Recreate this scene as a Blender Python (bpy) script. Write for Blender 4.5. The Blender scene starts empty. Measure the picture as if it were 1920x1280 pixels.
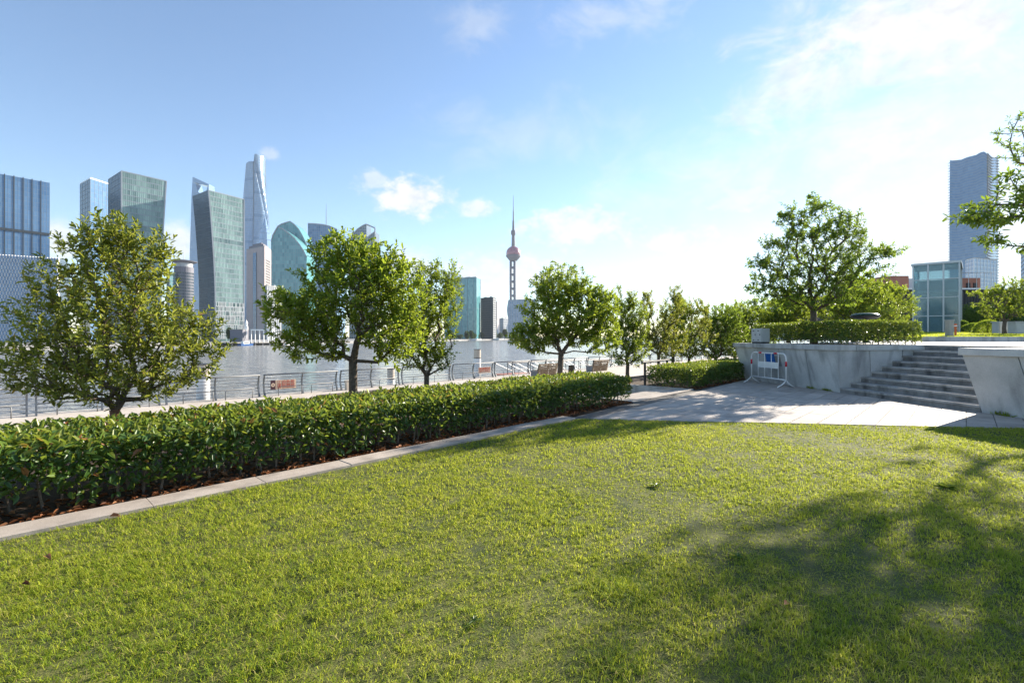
import bpy, bmesh, math, random
import numpy as np
from mathutils import Vector, Matrix

random.seed(7)
rng = np.random.default_rng(11)
SC = bpy.context.scene
COL = SC.collection
PI = math.pi
rad = math.radians

# ------------------------------------------------------------------ camera
F = 907.0                      # focal length in pixels of the 1920 px wide photograph
HY = 631.0                     # horizon row in the photograph
EYE = 1.6
cam_d = bpy.data.cameras.new('camera')
cam_d.sensor_width = 36.0
cam_d.lens = 36.0 * F / 1920.0
cam_d.clip_start = 0.05
cam_d.clip_end = 20000
cam_d.shift_y = -(640.0 - HY) / 1920.0
cam = bpy.data.objects.new('camera', cam_d)
cam.location = (0, 0, EYE)
cam.rotation_euler = (PI / 2, 0, 0)
COL.objects.link(cam)
SC.camera = cam

# ------------------------------------------------------------------ light
SUN_AZ, SUN_EL = 50.5, 23.0    # degrees right of the view axis, above the horizon
SKY_STRENGTH = 0.085
SUN_STRENGTH = 5.0
SC.view_settings.view_transform = 'Standard'
SC.view_settings.look = 'None'
SC.view_settings.gamma = 1
SC.view_settings.exposure = 1.5
SC.view_settings.use_curve_mapping = False

sdir = Vector((math.sin(rad(SUN_AZ)) * math.cos(rad(SUN_EL)), math.cos(rad(SUN_AZ)) * math.cos(rad(SUN_EL)), math.sin(rad(SUN_EL))))
sun_d = bpy.data.lights.new('sun', 'SUN')
sun_d.energy = SUN_STRENGTH
sun_d.angle = rad(0.55)
sun_d.color = (1.0, 0.90, 0.76)
sun = bpy.data.objects.new('sun', sun_d)
sun.rotation_euler = sdir.to_track_quat('Z', 'Y').to_euler()
sun.location = (60, 40, 60)
COL.objects.link(sun)

world = bpy.data.worlds.new('World')
SC.world = world
world.use_nodes = True
wn = world.node_tree
wn.nodes.clear()


def wnode(t, **kw):
    n = wn.nodes.new(t)
    for k, v in kw.items():
        setattr(n, k, v)
    return n


def wmath(op, a, b=None, clamp=False):
    n = wnode('ShaderNodeMath', operation=op)
    n.use_clamp = clamp
    for i, v in enumerate((a, b)):
        if v is None:
            continue
        if isinstance(v, (int, float)):
            n.inputs[i].default_value = v
        else:
            wn.links.new(v, n.inputs[i])
    return n.outputs[0]


def build_world():
    L = wn.links
    out = wnode('ShaderNodeOutputWorld')
    bg = wnode('ShaderNodeBackground')
    bg.inputs['Strength'].default_value = SKY_STRENGTH
    sky = wnode('ShaderNodeTexSky')
    sky.sky_type = 'NISHITA'
    sky.sun_disc = False
    sky.sun_elevation = rad(SUN_EL)
    sky.sun_rotation = rad(SUN_AZ)
    sky.altitude = 0
    sky.air_density = 1.0
    sky.dust_density = 0.05
    sky.ozone_density = 2.8
    tc = wnode('ShaderNodeTexCoord')
    sep = wnode('ShaderNodeSeparateXYZ')
    L.new(tc.outputs['Generated'], sep.inputs[0])
    az = wmath('ARCTAN2', sep.outputs[0], sep.outputs[1])
    el = wmath('ARCSINE', sep.outputs[2])
    comb = wnode('ShaderNodeCombineXYZ')
    L.new(az, comb.inputs[0])
    L.new(el, comb.inputs[1])
    # billowy and wispy noise over the dome
    def noise(scale, detail, rough, dist, stretch=(1, 1, 1)):
        mp = wnode('ShaderNodeMapping')
        mp.inputs['Scale'].default_value = stretch
        L.new(comb.outputs[0], mp.inputs['Vector'])
        n = wnode('ShaderNodeTexNoise')
        n.inputs['Scale'].default_value = scale
        n.inputs['Detail'].default_value = detail
        n.inputs['Roughness'].default_value = rough
        n.inputs['Distortion'].default_value = dist
        L.new(mp.outputs[0], n.inputs['Vector'])
        return wmath('SUBTRACT', n.outputs['Fac'], 0.5)
    billow = noise(24, 10, 0.62, 0.2, (1, 1.5, 1))
    wisp = noise(7.5, 11, 0.66, 0.6, (1, 1.6, 1))
    # (px, py, radius x, radius y, noise amount, opacity, wispy)
    blobs = [
        (772, 370, 95, 42, 2.1, 0.95, 0), (700, 338, 40, 22, 2.4, 0.5, 0), (893, 392, 42, 20, 1.8, 0.75, 0),
        (1080, 425, 130, 46, 2.0, 0.85, 0), (1270, 452, 110, 30, 2.0, 0.7, 0), (1395, 368, 92, 34, 2.2, 0.6, 0),
        (950, 515, 170, 48, 2.0, 0.75, 0), (770, 500, 80, 40, 1.4, 0.7, 0), (1240, 545, 200, 40, 1.4, 0.6, 0), (108, 450, 52, 52, 1.0, 0.8, 0),
        (335, 455, 50, 45, 1.2, 0.8, 0), (506, 288, 20, 15, 2.2, 0.35, 0), (875, 45, 95, 40, 3.4, 0.28, 1),
        (1160, 25, 150, 60, 3.6, 0.34, 1), (1720, 60, 450, 200, 2.9, 0.97, 1), (1560, 150, 250, 110, 3.0, 0.85, 1), (1680, 260, 420, 150, 2.0, 0.85, 1),
        (2300, 120, 620, 420, 2.0, 0.95, 1), (1750, 430, 620, 210, 1.3, 0.85, 1), (1330, 330, 280, 90, 2.2, 0.55, 1), (1000, 250, 260, 70, 3.2, 0.22, 1),
    ]
    total = None
    for (px, py, rx, ry, amp, op, wy) in blobs:
        a0 = math.atan((px - 960) / F)
        e0 = math.atan((HY - py) / F * math.cos(a0))
        ra = rx / F * math.cos(a0) ** 2
        re = ry / F * math.cos(a0)
        s = wnode('ShaderNodeVectorMath', operation='SUBTRACT')
        L.new(comb.outputs[0], s.inputs[0])
        s.inputs[1].default_value = (a0, e0, 0)
        m = wnode('ShaderNodeVectorMath', operation='MULTIPLY')
        L.new(s.outputs[0], m.inputs[0])
        m.inputs[1].default_value = (1 / ra, 1 / re, 0)
        ln = wnode('ShaderNodeVectorMath', operation='LENGTH')
        L.new(m.outputs[0], ln.inputs[0])
        d = wmath('SUBTRACT', 1.0, ln.outputs['Value'])
        nn = wmath('MULTIPLY', wisp if wy else billow, amp)
        v = wmath('ADD', d, nn)
        r = wnode('ShaderNodeMapRange', interpolation_type='SMOOTHSTEP')
        L.new(v, r.inputs['Value'])
        r.inputs['From Min'].default_value = -0.05
        r.inputs['From Max'].default_value = 1.1 if wy else 0.75
        r.inputs['To Max'].default_value = op
        o = r.outputs[0]
        total = o if total is None else wmath('MAXIMUM', total, o)
    mix = wnode('ShaderNodeMix', data_type='RGBA')
    L.new(total, mix.inputs['Factor'])
    L.new(sky.outputs[0], mix.inputs['A'])
    shade = wnode('ShaderNodeMapRange')
    L.new(billow, shade.inputs['Value'])
    shade.inputs['From Min'].default_value = -0.2
    shade.inputs['From Max'].default_value = 0.12
    cm = wnode('ShaderNodeMix', data_type='RGBA')
    L.new(shade.outputs[0], cm.inputs['Factor'])
    cm.inputs['A'].default_value = (3.5, 3.55, 3.65, 1)
    cm.inputs['B'].default_value = (4.5, 4.45, 4.4, 1)
    L.new(cm.outputs['Result'], mix.inputs['B'])
    L.new(mix.outputs['Result'], bg.inputs['Color'])
    L.new(bg.outputs[0], out.inputs['Surface'])


build_world()

# ------------------------------------------------------------------ frames of reference
TH = rad(43.2)
ST_, CT_ = math.sin(TH), math.cos(TH)


def U(u, v, z=0.0):            # along the river, towards the river
    return (u * ST_ - v * CT_, u * CT_ + v * ST_, z)


def S(s, t, z=0.0):            # up the stairs, along the stair edges
    return (9.9 + 0.990 * s - 0.139 * t, 10.2 + 0.139 * s + 0.990 * t, z)


def PX(px, Y):
    return (px - 960.0) / F * Y


def HZ(py, Y):
    return EYE + (HY - py) / F * Y


# ------------------------------------------------------------------ object helpers
WLOC = {}


def link(o):
    COL.objects.link(o)
    return o


def tag(o, label=None, cat=None, group=None, kind=None):
    if label: o['label'] = label
    if cat: o['category'] = cat
    if group: o['group'] = group
    if kind: o['kind'] = kind
    return o


def thing(name, loc, label, cat, group=None):
    o = bpy.data.objects.new(name, None)
    o.empty_display_size = 0.2
    o.location = loc
    link(o)
    WLOC[o] = Vector(loc)
    return tag(o, label, cat, group)


def finish(o, m, parent):
    if m is not None:
        o.data.materials.append(m)
    if parent is not None:
        o.parent = parent
    WLOC[o] = WLOC.get(parent, Vector((0, 0, 0))) + Vector(o.location)
    return link(o)


class MB:
    def __init__(self):
        self.v, self.f, self.t = [], [], []

    def add(self, vs, fs, tint=0.5):
        b = len(self.v)
        self.v += [tuple(p) for p in vs]
        for f in fs:
            self.f.append(tuple(b + i for i in f))
            self.t.append(tint)
        return self

    def hexa(self, p, tint=0.5):
        # p: bottom 4 (ccw), top 4
        return self.add(p, [(3, 2, 1, 0), (4, 5, 6, 7), (0, 1, 5, 4), (1, 2, 6, 5), (2, 3, 7, 6), (3, 0, 4, 7)], tint)

    def box(self, x0, x1, y0, y1, z0, z1, fr=None, tint=0.5):
        fr = fr or (lambda a, b, c: (a, b, c))
        return self.hexa([fr(x0, y0, z0), fr(x1, y0, z0), fr(x1, y1, z0), fr(x0, y1, z0),
                          fr(x0, y0, z1), fr(x1, y0, z1), fr(x1, y1, z1), fr(x0, y1, z1)], tint)

    def prism(self, poly, z0, z1, tint=0.5):
        n = len(poly)
        vs = [(p[0], p[1], z0) for p in poly] + [(p[0], p[1], z1) for p in poly]
        fs = [tuple(range(n - 1, -1, -1)), tuple(range(n, 2 * n))]
        fs += [(i, (i + 1) % n, n + (i + 1) % n, n + i) for i in range(n)]
        return self.add(vs, fs, tint)

    def tube(self, pts, r, n=6, caps=True, tint=0.5):
        pts = [Vector(p) for p in pts]
        rs = r if isinstance(r, (list, tuple)) else [r] * len(pts)
        b = len(self.v)
        ref = Vector((0, 0, 1))
        for i, p in enumerate(pts):
            d = (pts[min(i + 1, len(pts) - 1)] - pts[max(i - 1, 0)])
            if d.length < 1e-9: d = Vector((0, 0, 1))
            d.normalize()
            rf = ref if abs(d.dot(ref)) < 0.95 else Vector((1, 0, 0))
            a = d.cross(rf).normalized()
            c = d.cross(a).normalized()
            for k in range(n):
                an = 2 * PI * k / n
                self.v.append(tuple(p + (a * math.cos(an) + c * math.sin(an)) * rs[i]))
        for i in range(len(pts) - 1):
            for k in range(n):
                self.f.append((b + i * n + k, b + i * n + (k + 1) % n, b + (i + 1) * n + (k + 1) % n, b + (i + 1) * n + k))
                self.t.append(tint)
        if caps:
            self.f.append(tuple(b + k for k in range(n - 1, -1, -1))); self.t.append(tint)
            e = b + (len(pts) - 1) * n
            self.f.append(tuple(e + k for k in range(n))); self.t.append(tint)
        return self

    def lathe(self, prof, cx, cy, n=16, tint=0.5):
        b = len(self.v)
        for (r, z) in prof:
            for k in range(n):
                a = 2 * PI * k / n
                self.v.append((cx + r * math.cos(a), cy + r * math.sin(a), z))
        for i in range(len(prof) - 1):
            for k in range(n):
                self.f.append((b + i * n + k, b + i * n + (k + 1) % n, b + (i + 1) * n + (k + 1) % n, b + (i + 1) * n + k))
                self.t.append(tint)
        self.f.append(tuple(b + k for k in range(n - 1, -1, -1))); self.t.append(tint)
        e = b + (len(prof) - 1) * n
        self.f.append(tuple(e + k for k in range(n))); self.t.append(tint)
        return self

    def build(self, name, m, parent=None, smooth=False, bevel=0.0, tint=False):
        me = bpy.data.meshes.new(name)
        off = WLOC.get(parent, Vector((0, 0, 0)))
        me.from_pydata([(x - off.x, y - off.y, z - off.z) for (x, y, z) in self.v], [], self.f)
        if tint:
            at = me.attributes.new('tint', 'FLOAT', 'FACE')
            at.data.foreach_set('value', np.array(self.t, dtype=np.float32))
        if bevel:
            bm = bmesh.new()
            bm.from_mesh(me)
            bmesh.ops.bevel(bm, geom=bm.edges[:], offset=bevel, segments=1, affect='EDGES', clamp_overlap=True)
            bm.to_mesh(me)
            bm.free()
        me.update()
        if smooth:
            me.polygons.foreach_set('use_smooth', [True] * len(me.polygons))
        o = bpy.data.objects.new(name, me)
        return finish(o, m, parent)


def np_mesh(name, V, Fq, m, parent=None, tint=None, smooth=False):
    """V (n,3), Fq (k,c) same-size polygons"""
    off = WLOC.get(parent, Vector((0, 0, 0)))
    V = np.asarray(V, dtype=np.float64) - np.array(off)
    me = bpy.data.meshes.new(name)
    k, c = Fq.shape
    me.vertices.add(len(V))
    me.vertices.foreach_set('co', V.astype(np.float32).ravel())
    me.loops.add(k * c)
    me.loops.foreach_set('vertex_index', Fq.astype(np.int32).ravel())
    me.polygons.add(k)
    me.polygons.foreach_set('loop_start', np.arange(0, k * c, c, dtype=np.int32))
    if tint is not None:
        at = me.attributes.new('tint', 'FLOAT', 'FACE')
        at.data.foreach_set('value', np.asarray(tint, dtype=np.float32))
    me.update(calc_edges=True)
    me.validate()
    if smooth:
        me.polygons.foreach_set('use_smooth', [True] * len(me.polygons))
    return finish(bpy.data.objects.new(name, me), m, parent)


def copy_piece(src, parent, loc, rot=None, scale=None, name=None):
    c = src.copy()
    if name: c.name = name
    c.parent = parent
    c.location = Vector(loc) - WLOC.get(parent, Vector((0, 0, 0)))
    if rot is not None: c.rotation_euler = rot
    if scale is not None: c.scale = scale
    link(c)
    return c


def struct(o):
    o['kind'] = 'structure'
    return o


# ------------------------------------------------------------------ materials
def new_mat(name):
    m = bpy.data.materials.new(name)
    m.use_nodes = True
    nt = m.node_tree
    p = nt.nodes['Principled BSDF']
    return m, nt, p


def stone(name, c1, c2, scale=3.0, rough=0.75, bump=0.15, fine=120.0, spec=0.4, metallic=0.0, speckle=0.18, stain=0.0, rnd=0.0):
    m, nt, p = new_mat(name)
    N, L = nt.nodes, nt.links
    tc = N.new('ShaderNodeTexCoord')
    n1 = N.new('ShaderNodeTexNoise')
    n1.inputs['Scale'].default_value = scale
    n1.inputs['Detail'].default_value = 7
    n1.inputs['Roughness'].default_value = 0.62
    geo = N.new('ShaderNodeNewGeometry')
    L.new(geo.outputs['Position'], n1.inputs['Vector'])
    ramp = N.new('ShaderNodeValToRGB')
    ramp.color_ramp.elements[0].position = 0.32
    ramp.color_ramp.elements[1].position = 0.70
    ramp.color_ramp.elements[0].color = (*c1, 1)
    ramp.color_ramp.elements[1].color = (*c2, 1)
    L.new(n1.outputs['Fac'], ramp.inputs[0])
    n2 = N.new('ShaderNodeTexNoise')
    n2.inputs['Scale'].default_value = fine
    n2.inputs['Detail'].default_value = 3
    L.new(geo.outputs['Position'], n2.inputs['Vector'])
    mr = N.new('ShaderNodeMapRange')
    mr.inputs['From Min'].default_value = 0.3
    mr.inputs['From Max'].default_value = 0.7
    mr.inputs['To Min'].default_value = 1 - speckle
    mr.inputs['To Max'].default_value = 1 + speckle
    L.new(n2.outputs['Fac'], mr.inputs['Value'])
    mx = N.new('ShaderNodeMix'); mx.data_type = 'RGBA'; mx.blend_type = 'MULTIPLY'
    mx.inputs['Factor'].default_value = 1
    L.new(ramp.outputs[0], mx.inputs['A'])
    L.new(mr.outputs[0], mx.inputs['B'])
    col = mx.outputs['Result']
    if rnd:
        oi = N.new('ShaderNodeObjectInfo')
        r2 = N.new('ShaderNodeMapRange')
        r2.inputs['To Min'].default_value = 1 - rnd
        r2.inputs['To Max'].default_value = 1 + rnd
        L.new(oi.outputs['Random'], r2.inputs['Value'])
        m3 = N.new('ShaderNodeMix'); m3.data_type = 'RGBA'; m3.blend_type = 'MULTIPLY'
        m3.inputs['Factor'].default_value = 1
        L.new(col, m3.inputs['A']); L.new(r2.outputs[0], m3.inputs['B'])
        col = m3.outputs['Result']
    if stain:
        mp = N.new('ShaderNodeMapping')
        mp.inputs['Scale'].default_value = (1.0, 1.0, 0.12)
        L.new(geo.outputs['Position'], mp.inputs['Vector'])
        n3 = N.new('ShaderNodeTexNoise')
        n3.inputs['Scale'].default_value = 3.1
        n3.inputs['Detail'].default_value = 8
        L.new(mp.outputs[0], n3.inputs['Vector'])
        r3 = N.new('ShaderNodeMapRange')
        r3.inputs['From Min'].default_value = 0.50
        r3.inputs['From Max'].default_value = 0.66
        r3.inputs['To Min'].default_value = 1.0
        r3.inputs['To Max'].default_value = 1 - stain
        L.new(n3.outputs['Fac'], r3.inputs['Value'])
        m4 = N.new('ShaderNodeMix'); m4.data_type = 'RGBA'; m4.blend_type = 'MULTIPLY'
        m4.inputs['Factor'].default_value = 1
        L.new(col, m4.inputs['A']); L.new(r3.outputs[0], m4.inputs['B'])
        col = m4.outputs['Result']
    L.new(col, p.inputs['Base Color'])
    p.inputs['Roughness'].default_value = rough
    p.inputs['Metallic'].default_value = metallic
    p.inputs['Specular IOR Level'].default_value = spec
    if bump:
        bp = N.new('ShaderNodeBump')
        bp.inputs['Strength'].default_value = bump
        bp.inputs['Distance'].default_value = 0.01
        L.new(n2.outputs['Fac'], bp.inputs['Height'])
        L.new(bp.outputs[0], p.inputs['Normal'])
    return m


def leafy(name, ramp_cols, trans_col, trans=0.35, rough=0.42, spec=0.45):
    """tint attribute picks the leaf's own colour, translucent when lit from behind"""
    m, nt, p = new_mat(name)
    N, L = nt.nodes, nt.links
    at = N.new('ShaderNodeAttribute'); at.attribute_name = 'tint'
    oi = N.new('ShaderNodeObjectInfo')
    ramp = N.new('ShaderNodeValToRGB')
    els = ramp.color_ramp.elements
    while len(els) < len(ramp_cols): els.new(0.5)
    for e, (pos, c) in zip(els, ramp_cols):
        e.position = pos; e.color = (*c, 1)
    L.new(at.outputs['Fac'], ramp.inputs[0])
    L.new(ramp.outputs[0], p.inputs['Base Color'])
    p.inputs['Roughness'].default_value = rough
    p.inputs['Specular IOR Level'].default_value = spec
    tr = N.new('ShaderNodeBsdfTranslucent')
    mx = N.new('ShaderNodeMix'); mx.data_type = 'RGBA'; mx.blend_type = 'MIX'
    mx.inputs['Factor'].default_value = 0.45
    L.new(ramp.outputs[0], mx.inputs['A'])
    mx.inputs['B'].default_value = (*trans_col, 1)
    L.new(mx.outputs['Result'], tr.inputs['Color'])
    ms = N.new('ShaderNodeMixShader')
    ms.inputs[0].default_value = trans
    L.new(p.outputs[0], ms.inputs[1])
    L.new(tr.outputs[0], ms.inputs[2])
    L.new(ms.outputs[0], N['Material Output'].inputs['Surface'])
    return m


def facade(name, dark, light, rough=0.12, metallic=0.0, spec=0.6, noise=0.0):
    """glass or cladding whose panes differ: the face attribute tint picks each pane's colour"""
    m, nt, p = new_mat(name)
    N, L = nt.nodes, nt.links
    at = N.new('ShaderNodeAttribute'); at.attribute_name = 'tint'
    ramp = N.new('ShaderNodeValToRGB')
    ramp.color_ramp.elements[0].color = (*dark, 1)
    ramp.color_ramp.elements[1].color = (*light, 1)
    L.new(at.outputs['Fac'], ramp.inputs[0])
    L.new(ramp.outputs[0], p.inputs['Base Color'])
    p.inputs['Roughness'].default_value = rough
    p.inputs['Metallic'].default_value = metallic
    p.inputs['Specular IOR Level'].default_value = spec
    return m


def plain(name, c, rough=0.5, metallic=0.0, var=0.12, scale=8.0, bump=0.0):
    return stone(name, tuple(x * (1 - var) for x in c), tuple(min(1, x * (1 + var)) for x in c), scale=scale, rough=rough,
                 metallic=metallic, bump=bump, speckle=0.05)


M = {}
M['granite'] = stone('granite_cladding', (0.38, 0.39, 0.39), (0.53, 0.535, 0.53), 1.6, 0.7, 0.12, 160, speckle=0.28, stain=0.36, rnd=0.12)
M['coping'] = stone('granite_coping', (0.40, 0.405, 0.40), (0.54, 0.54, 0.52), 2.5, 0.7, 0.12, 160, speckle=0.22, stain=0.35, rnd=0.06)
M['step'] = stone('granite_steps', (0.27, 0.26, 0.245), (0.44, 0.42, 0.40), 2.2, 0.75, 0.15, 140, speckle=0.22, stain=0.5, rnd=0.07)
M['riser'] = stone('granite_risers', (0.13, 0.125, 0.12), (0.30, 0.29, 0.28), 2.6, 0.8, 0.2, 120, speckle=0.25, stain=0.6, rnd=0.07)  # darker than the treads: riser shade put into the colour, stains on top
M['paver'] = stone('granite_pavers', (0.35, 0.305, 0.265), (0.48, 0.425, 0.375), 1.3, 0.72, 0.1, 150, speckle=0.14, stain=0.22, rnd=0.12)
M['joint'] = stone('joint_mortar', (0.10, 0.095, 0.085), (0.17, 0.16, 0.145), 6, 0.9, 0.2)
M['kerb'] = stone('granite_kerb', (0.33, 0.28, 0.235), (0.47, 0.41, 0.355), 2.0, 0.75, 0.15, 140, speckle=0.22, stain=0.25, rnd=0.06)
M['core'] = stone('concrete_core', (0.18, 0.18, 0.18), (0.26, 0.26, 0.26), 3, 0.9)
M['soil'] = stone('bed_soil', (0.035, 0.022, 0.014), (0.085, 0.05, 0.03), 9, 0.95, 0.6, 60, speckle=0.4)
M['lawn'] = stone('lawn_thatch', (0.035, 0.05, 0.010), (0.15, 0.15, 0.035), 3.2, 0.95, 0.6, 90, speckle=0.45)
M['prom'] = stone('promenade_paving', (0.46, 0.40, 0.33), (0.60, 0.53, 0.45), 0.8, 0.8, 0.1, 60, speckle=0.1, stain=0.15)
M['terrace'] = stone('terrace_paving', (0.42, 0.40, 0.38), (0.56, 0.54, 0.51), 0.9, 0.75, 0.1, 80, speckle=0.1, stain=0.15)
M['ground'] = stone('ground_earth', (0.12, 0.12, 0.09), (0.2, 0.19, 0.15), 0.3, 0.95, 0.1)
M['bank'] = stone('quay_concrete', (0.22, 0.22, 0.22), (0.36, 0.35, 0.34), 0.05, 0.9, 0.0, 0.6)
M['bark'] = stone('bark', (0.07, 0.052, 0.038), (0.17, 0.13, 0.10), 18, 0.9, 0.8, 70, speckle=0.35)
M['bark_sunlit'] = stone('bark_sunlit', (0.16, 0.075, 0.04), (0.30, 0.15, 0.09), 18, 0.9, 0.8, 70, speckle=0.35)  # orange sunlight on the trunk put into the bark colour
M['stem'] = stone('hedge_stem', (0.12, 0.09, 0.07), (0.24, 0.19, 0.15), 14, 0.9, 0.6, 90, speckle=0.3)
M['steel'] = plain('railing_steel', (0.15, 0.16, 0.17), 0.45, 0.6, 0.2, 6)
M['steel_light'] = plain('rail_bar_steel', (0.17, 0.175, 0.18), 0.55, 0.3, 0.15, 6)
M['white'] = plain('white_paint', (0.80, 0.80, 0.79), 0.35, 0.0, 0.05, 6)
M['red'] = plain('red_reflector', (0.60, 0.02, 0.04), 0.35, 0.0, 0.1, 20)
M['blue'] = plain('blue_sign', (0.02, 0.13, 0.45), 0.4, 0.0, 0.08, 6)
M['greysign'] = plain('grey_plate', (0.25, 0.25, 0.25), 0.4, 0.2, 0.1, 6)
M['cabinet'] = plain('cabinet_paint', (0.46, 0.48, 0.49), 0.45, 0.0, 0.07, 5)
M['dark'] = plain('dark_metal', (0.03, 0.03, 0.035), 0.5, 0.3, 0.2, 6)
M['wood'] = stone('bench_wood', (0.15, 0.10, 0.055), (0.28, 0.20, 0.12), 7, 0.7, 0.3, 60)
M['darkwood'] = stone('dark_bench_wood', (0.06, 0.042, 0.03), (0.12, 0.085, 0.06), 7, 0.7, 0.3, 60)
M['tan'] = plain('sign_tan', (0.58, 0.44, 0.32), 0.5, 0.0, 0.06, 9)
M['maroon'] = plain('sign_maroon', (0.055, 0.02, 0.03), 0.5, 0.0, 0.1, 9)
M['redtext'] = plain('sign_red_lettering', (0.42, 0.06, 0.035), 0.6, 0.0, 0.1, 9)
M['pile'] = plain('pile_white', (0.74, 0.73, 0.72), 0.5, 0.0, 0.06, 2)
M['piletan'] = plain('pile_cap_tan', (0.52, 0.45, 0.37), 0.6, 0.0, 0.1, 2)
M['orange'] = plain('orange_plastic', (0.62, 0.13, 0.03), 0.5, 0.0, 0.1, 9)
M['brick'] = stone('red_brick', (0.26, 0.11, 0.075), (0.36, 0.17, 0.12), 0.8, 0.85, 0.2, 30)
M['siding'] = stone('dark_siding', (0.03, 0.032, 0.034), (0.07, 0.072, 0.075), 0.8, 0.7, 0.1, 30)
M['alu'] = plain('aluminium_frame', (0.36, 0.38, 0.40), 0.4, 0.7, 0.08, 3)
M['bollard'] = plain('concrete_bollard', (0.34, 0.34, 0.31), 0.8, 0.0, 0.15, 6)
M['greendome'] = plain('dark_green_shell', (0.015, 0.055, 0.03), 0.25, 0.0, 0.2, 6)
M['litter'] = leafy('fallen_leaf', [(0.0, (0.10, 0.035, 0.015)), (0.5, (0.20, 0.075, 0.03)), (1.0, (0.36, 0.17, 0.08))], (0.4, 0.15, 0.04), 0.15, 0.7, 0.2)
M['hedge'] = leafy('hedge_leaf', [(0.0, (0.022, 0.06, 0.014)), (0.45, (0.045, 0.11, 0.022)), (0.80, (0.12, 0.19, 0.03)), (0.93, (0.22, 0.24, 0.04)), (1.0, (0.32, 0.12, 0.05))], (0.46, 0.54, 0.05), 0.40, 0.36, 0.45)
M['leaf'] = leafy('tree_leaf', [(0.0, (0.04, 0.095, 0.014)), (0.5, (0.11, 0.19, 0.022)), (0.85, (0.22, 0.29, 0.032)), (1.0, (0.26, 0.22, 0.05))], (0.62, 0.72, 0.05), 0.52, 0.40, 0.45)
M['leaf_olive'] = leafy('olive_leaf', [(0.0, (0.05, 0.085, 0.018)), (0.5, (0.13, 0.175, 0.03)), (0.85, (0.25, 0.27, 0.05)), (1.0, (0.32, 0.18, 0.06))], (0.62, 0.64, 0.07), 0.5, 0.40, 0.45)
M['leaf_cherry'] = leafy('cherry_leaf', [(0.0, (0.03, 0.075, 0.016)), (0.5, (0.065, 0.145, 0.024)), (0.85, (0.14, 0.23, 0.035)), (1.0, (0.20, 0.20, 0.04))], (0.52, 0.66, 0.05), 0.5, 0.42, 0.45)
M['grass'] = leafy('grass_blade', [(0.0, (0.07, 0.155, 0.016)), (0.45, (0.215, 0.305, 0.03)), (0.8, (0.38, 0.41, 0.055)), (1.0, (0.62, 0.50, 0.22))], (0.85, 0.88, 0.07), 0.54, 0.6, 0.15)
M['fartree'] = leafy('far_tree_leaf', [(0.0, (0.03, 0.06, 0.02)), (1.0, (0.07, 0.11, 0.035))], (0.2, 0.3, 0.05), 0.2, 0.6, 0.3)
# building skins
M['g_blue'] = facade('glass_blue', (0.06, 0.145, 0.29), (0.15, 0.28, 0.46), 0.12)
M['g_teal'] = facade('glass_teal', (0.045, 0.20, 0.23), (0.20, 0.43, 0.44), 0.12)
M['g_green'] = facade('glass_green', (0.06, 0.12, 0.12), (0.30, 0.45, 0.41), 0.15)
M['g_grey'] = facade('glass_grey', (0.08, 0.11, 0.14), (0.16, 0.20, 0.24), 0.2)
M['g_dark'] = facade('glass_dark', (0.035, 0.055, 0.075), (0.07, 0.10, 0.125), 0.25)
M['g_pale'] = facade('glass_pale', (0.15, 0.26, 0.42), (0.28, 0.41, 0.58), 0.12)
M['clad'] = facade('pink_cladding', (0.30, 0.26, 0.27), (0.44, 0.38, 0.37), 0.7, spec=0.3)
M['clad_grey'] = facade('grey_cladding', (0.20, 0.22, 0.25), (0.34, 0.36, 0.38), 0.7, spec=0.3)
M['frame_dark'] = plain('mullion_dark', (0.055, 0.07, 0.085), 0.5, 0.3, 0.1, 0.05)
M['frame_light'] = plain('mullion_light', (0.42, 0.44, 0.46), 0.5, 0.2, 0.1, 0.05)
M['frame_mid'] = plain('mullion_grey', (0.22, 0.27, 0.31), 0.7, 0.0, 0.1, 0.05)
M['tower_con'] = plain('tower_concrete', (0.17, 0.17, 0.20), 0.7, 0.0, 0.1, 0.05)
M['tower_pink'] = facade('tower_sphere_pink', (0.24, 0.10, 0.14), (0.42, 0.18, 0.22), 0.3)
M['roofgrey'] = plain('roof_grey', (0.3, 0.3, 0.3), 0.8, 0.0, 0.1, 0.05)
M['boatblue'] = plain('boat_blue', (0.03, 0.10, 0.28), 0.4, 0.0, 0.1, 0.5)
M['gangred'] = plain('gangway_red', (0.42, 0.15, 0.10), 0.7, 0.0, 0.1, 2)


def water_mat():
    m, nt, p = new_mat('river_water')
    N, L = nt.nodes, nt.links
    geo = N.new('ShaderNodeNewGeometry')
    p.inputs['Base Color'].default_value = (0.27, 0.265, 0.245, 1)
    p.inputs['Roughness'].default_value = 0.16
    p.inputs['IOR'].default_value = 1.33
    prev = None
    for sc, st, det in ((0.13, 0.8, 3), (0.7, 0.8, 4)):
        mp = N.new('ShaderNodeMapping')
        mp.inputs['Rotation'].default_value = (0, 0, rad(25))
        mp.inputs['Scale'].default_value = (1, 2.2, 1)
        L.new(geo.outputs['Position'], mp.inputs['Vector'])
        n = N.new('ShaderNodeTexNoise')
        n.inputs['Scale'].default_value = sc
        n.inputs['Detail'].default_value = det
        n.inputs['Distortion'].default_value = 0.6
        L.new(mp.outputs[0], n.inputs['Vector'])
        b = N.new('ShaderNodeBump')
        b.inputs['Strength'].default_value = st
        b.inputs['Distance'].default_value = 1.8 if sc < 0.5 else 0.5
        L.new(n.outputs['Fac'], b.inputs['Height'])
        if prev: L.new(prev, b.inputs['Normal'])
        prev = b.outputs[0]
    L.new(prev, p.inputs['Normal'])
    return m


M['water'] = water_mat()


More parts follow.
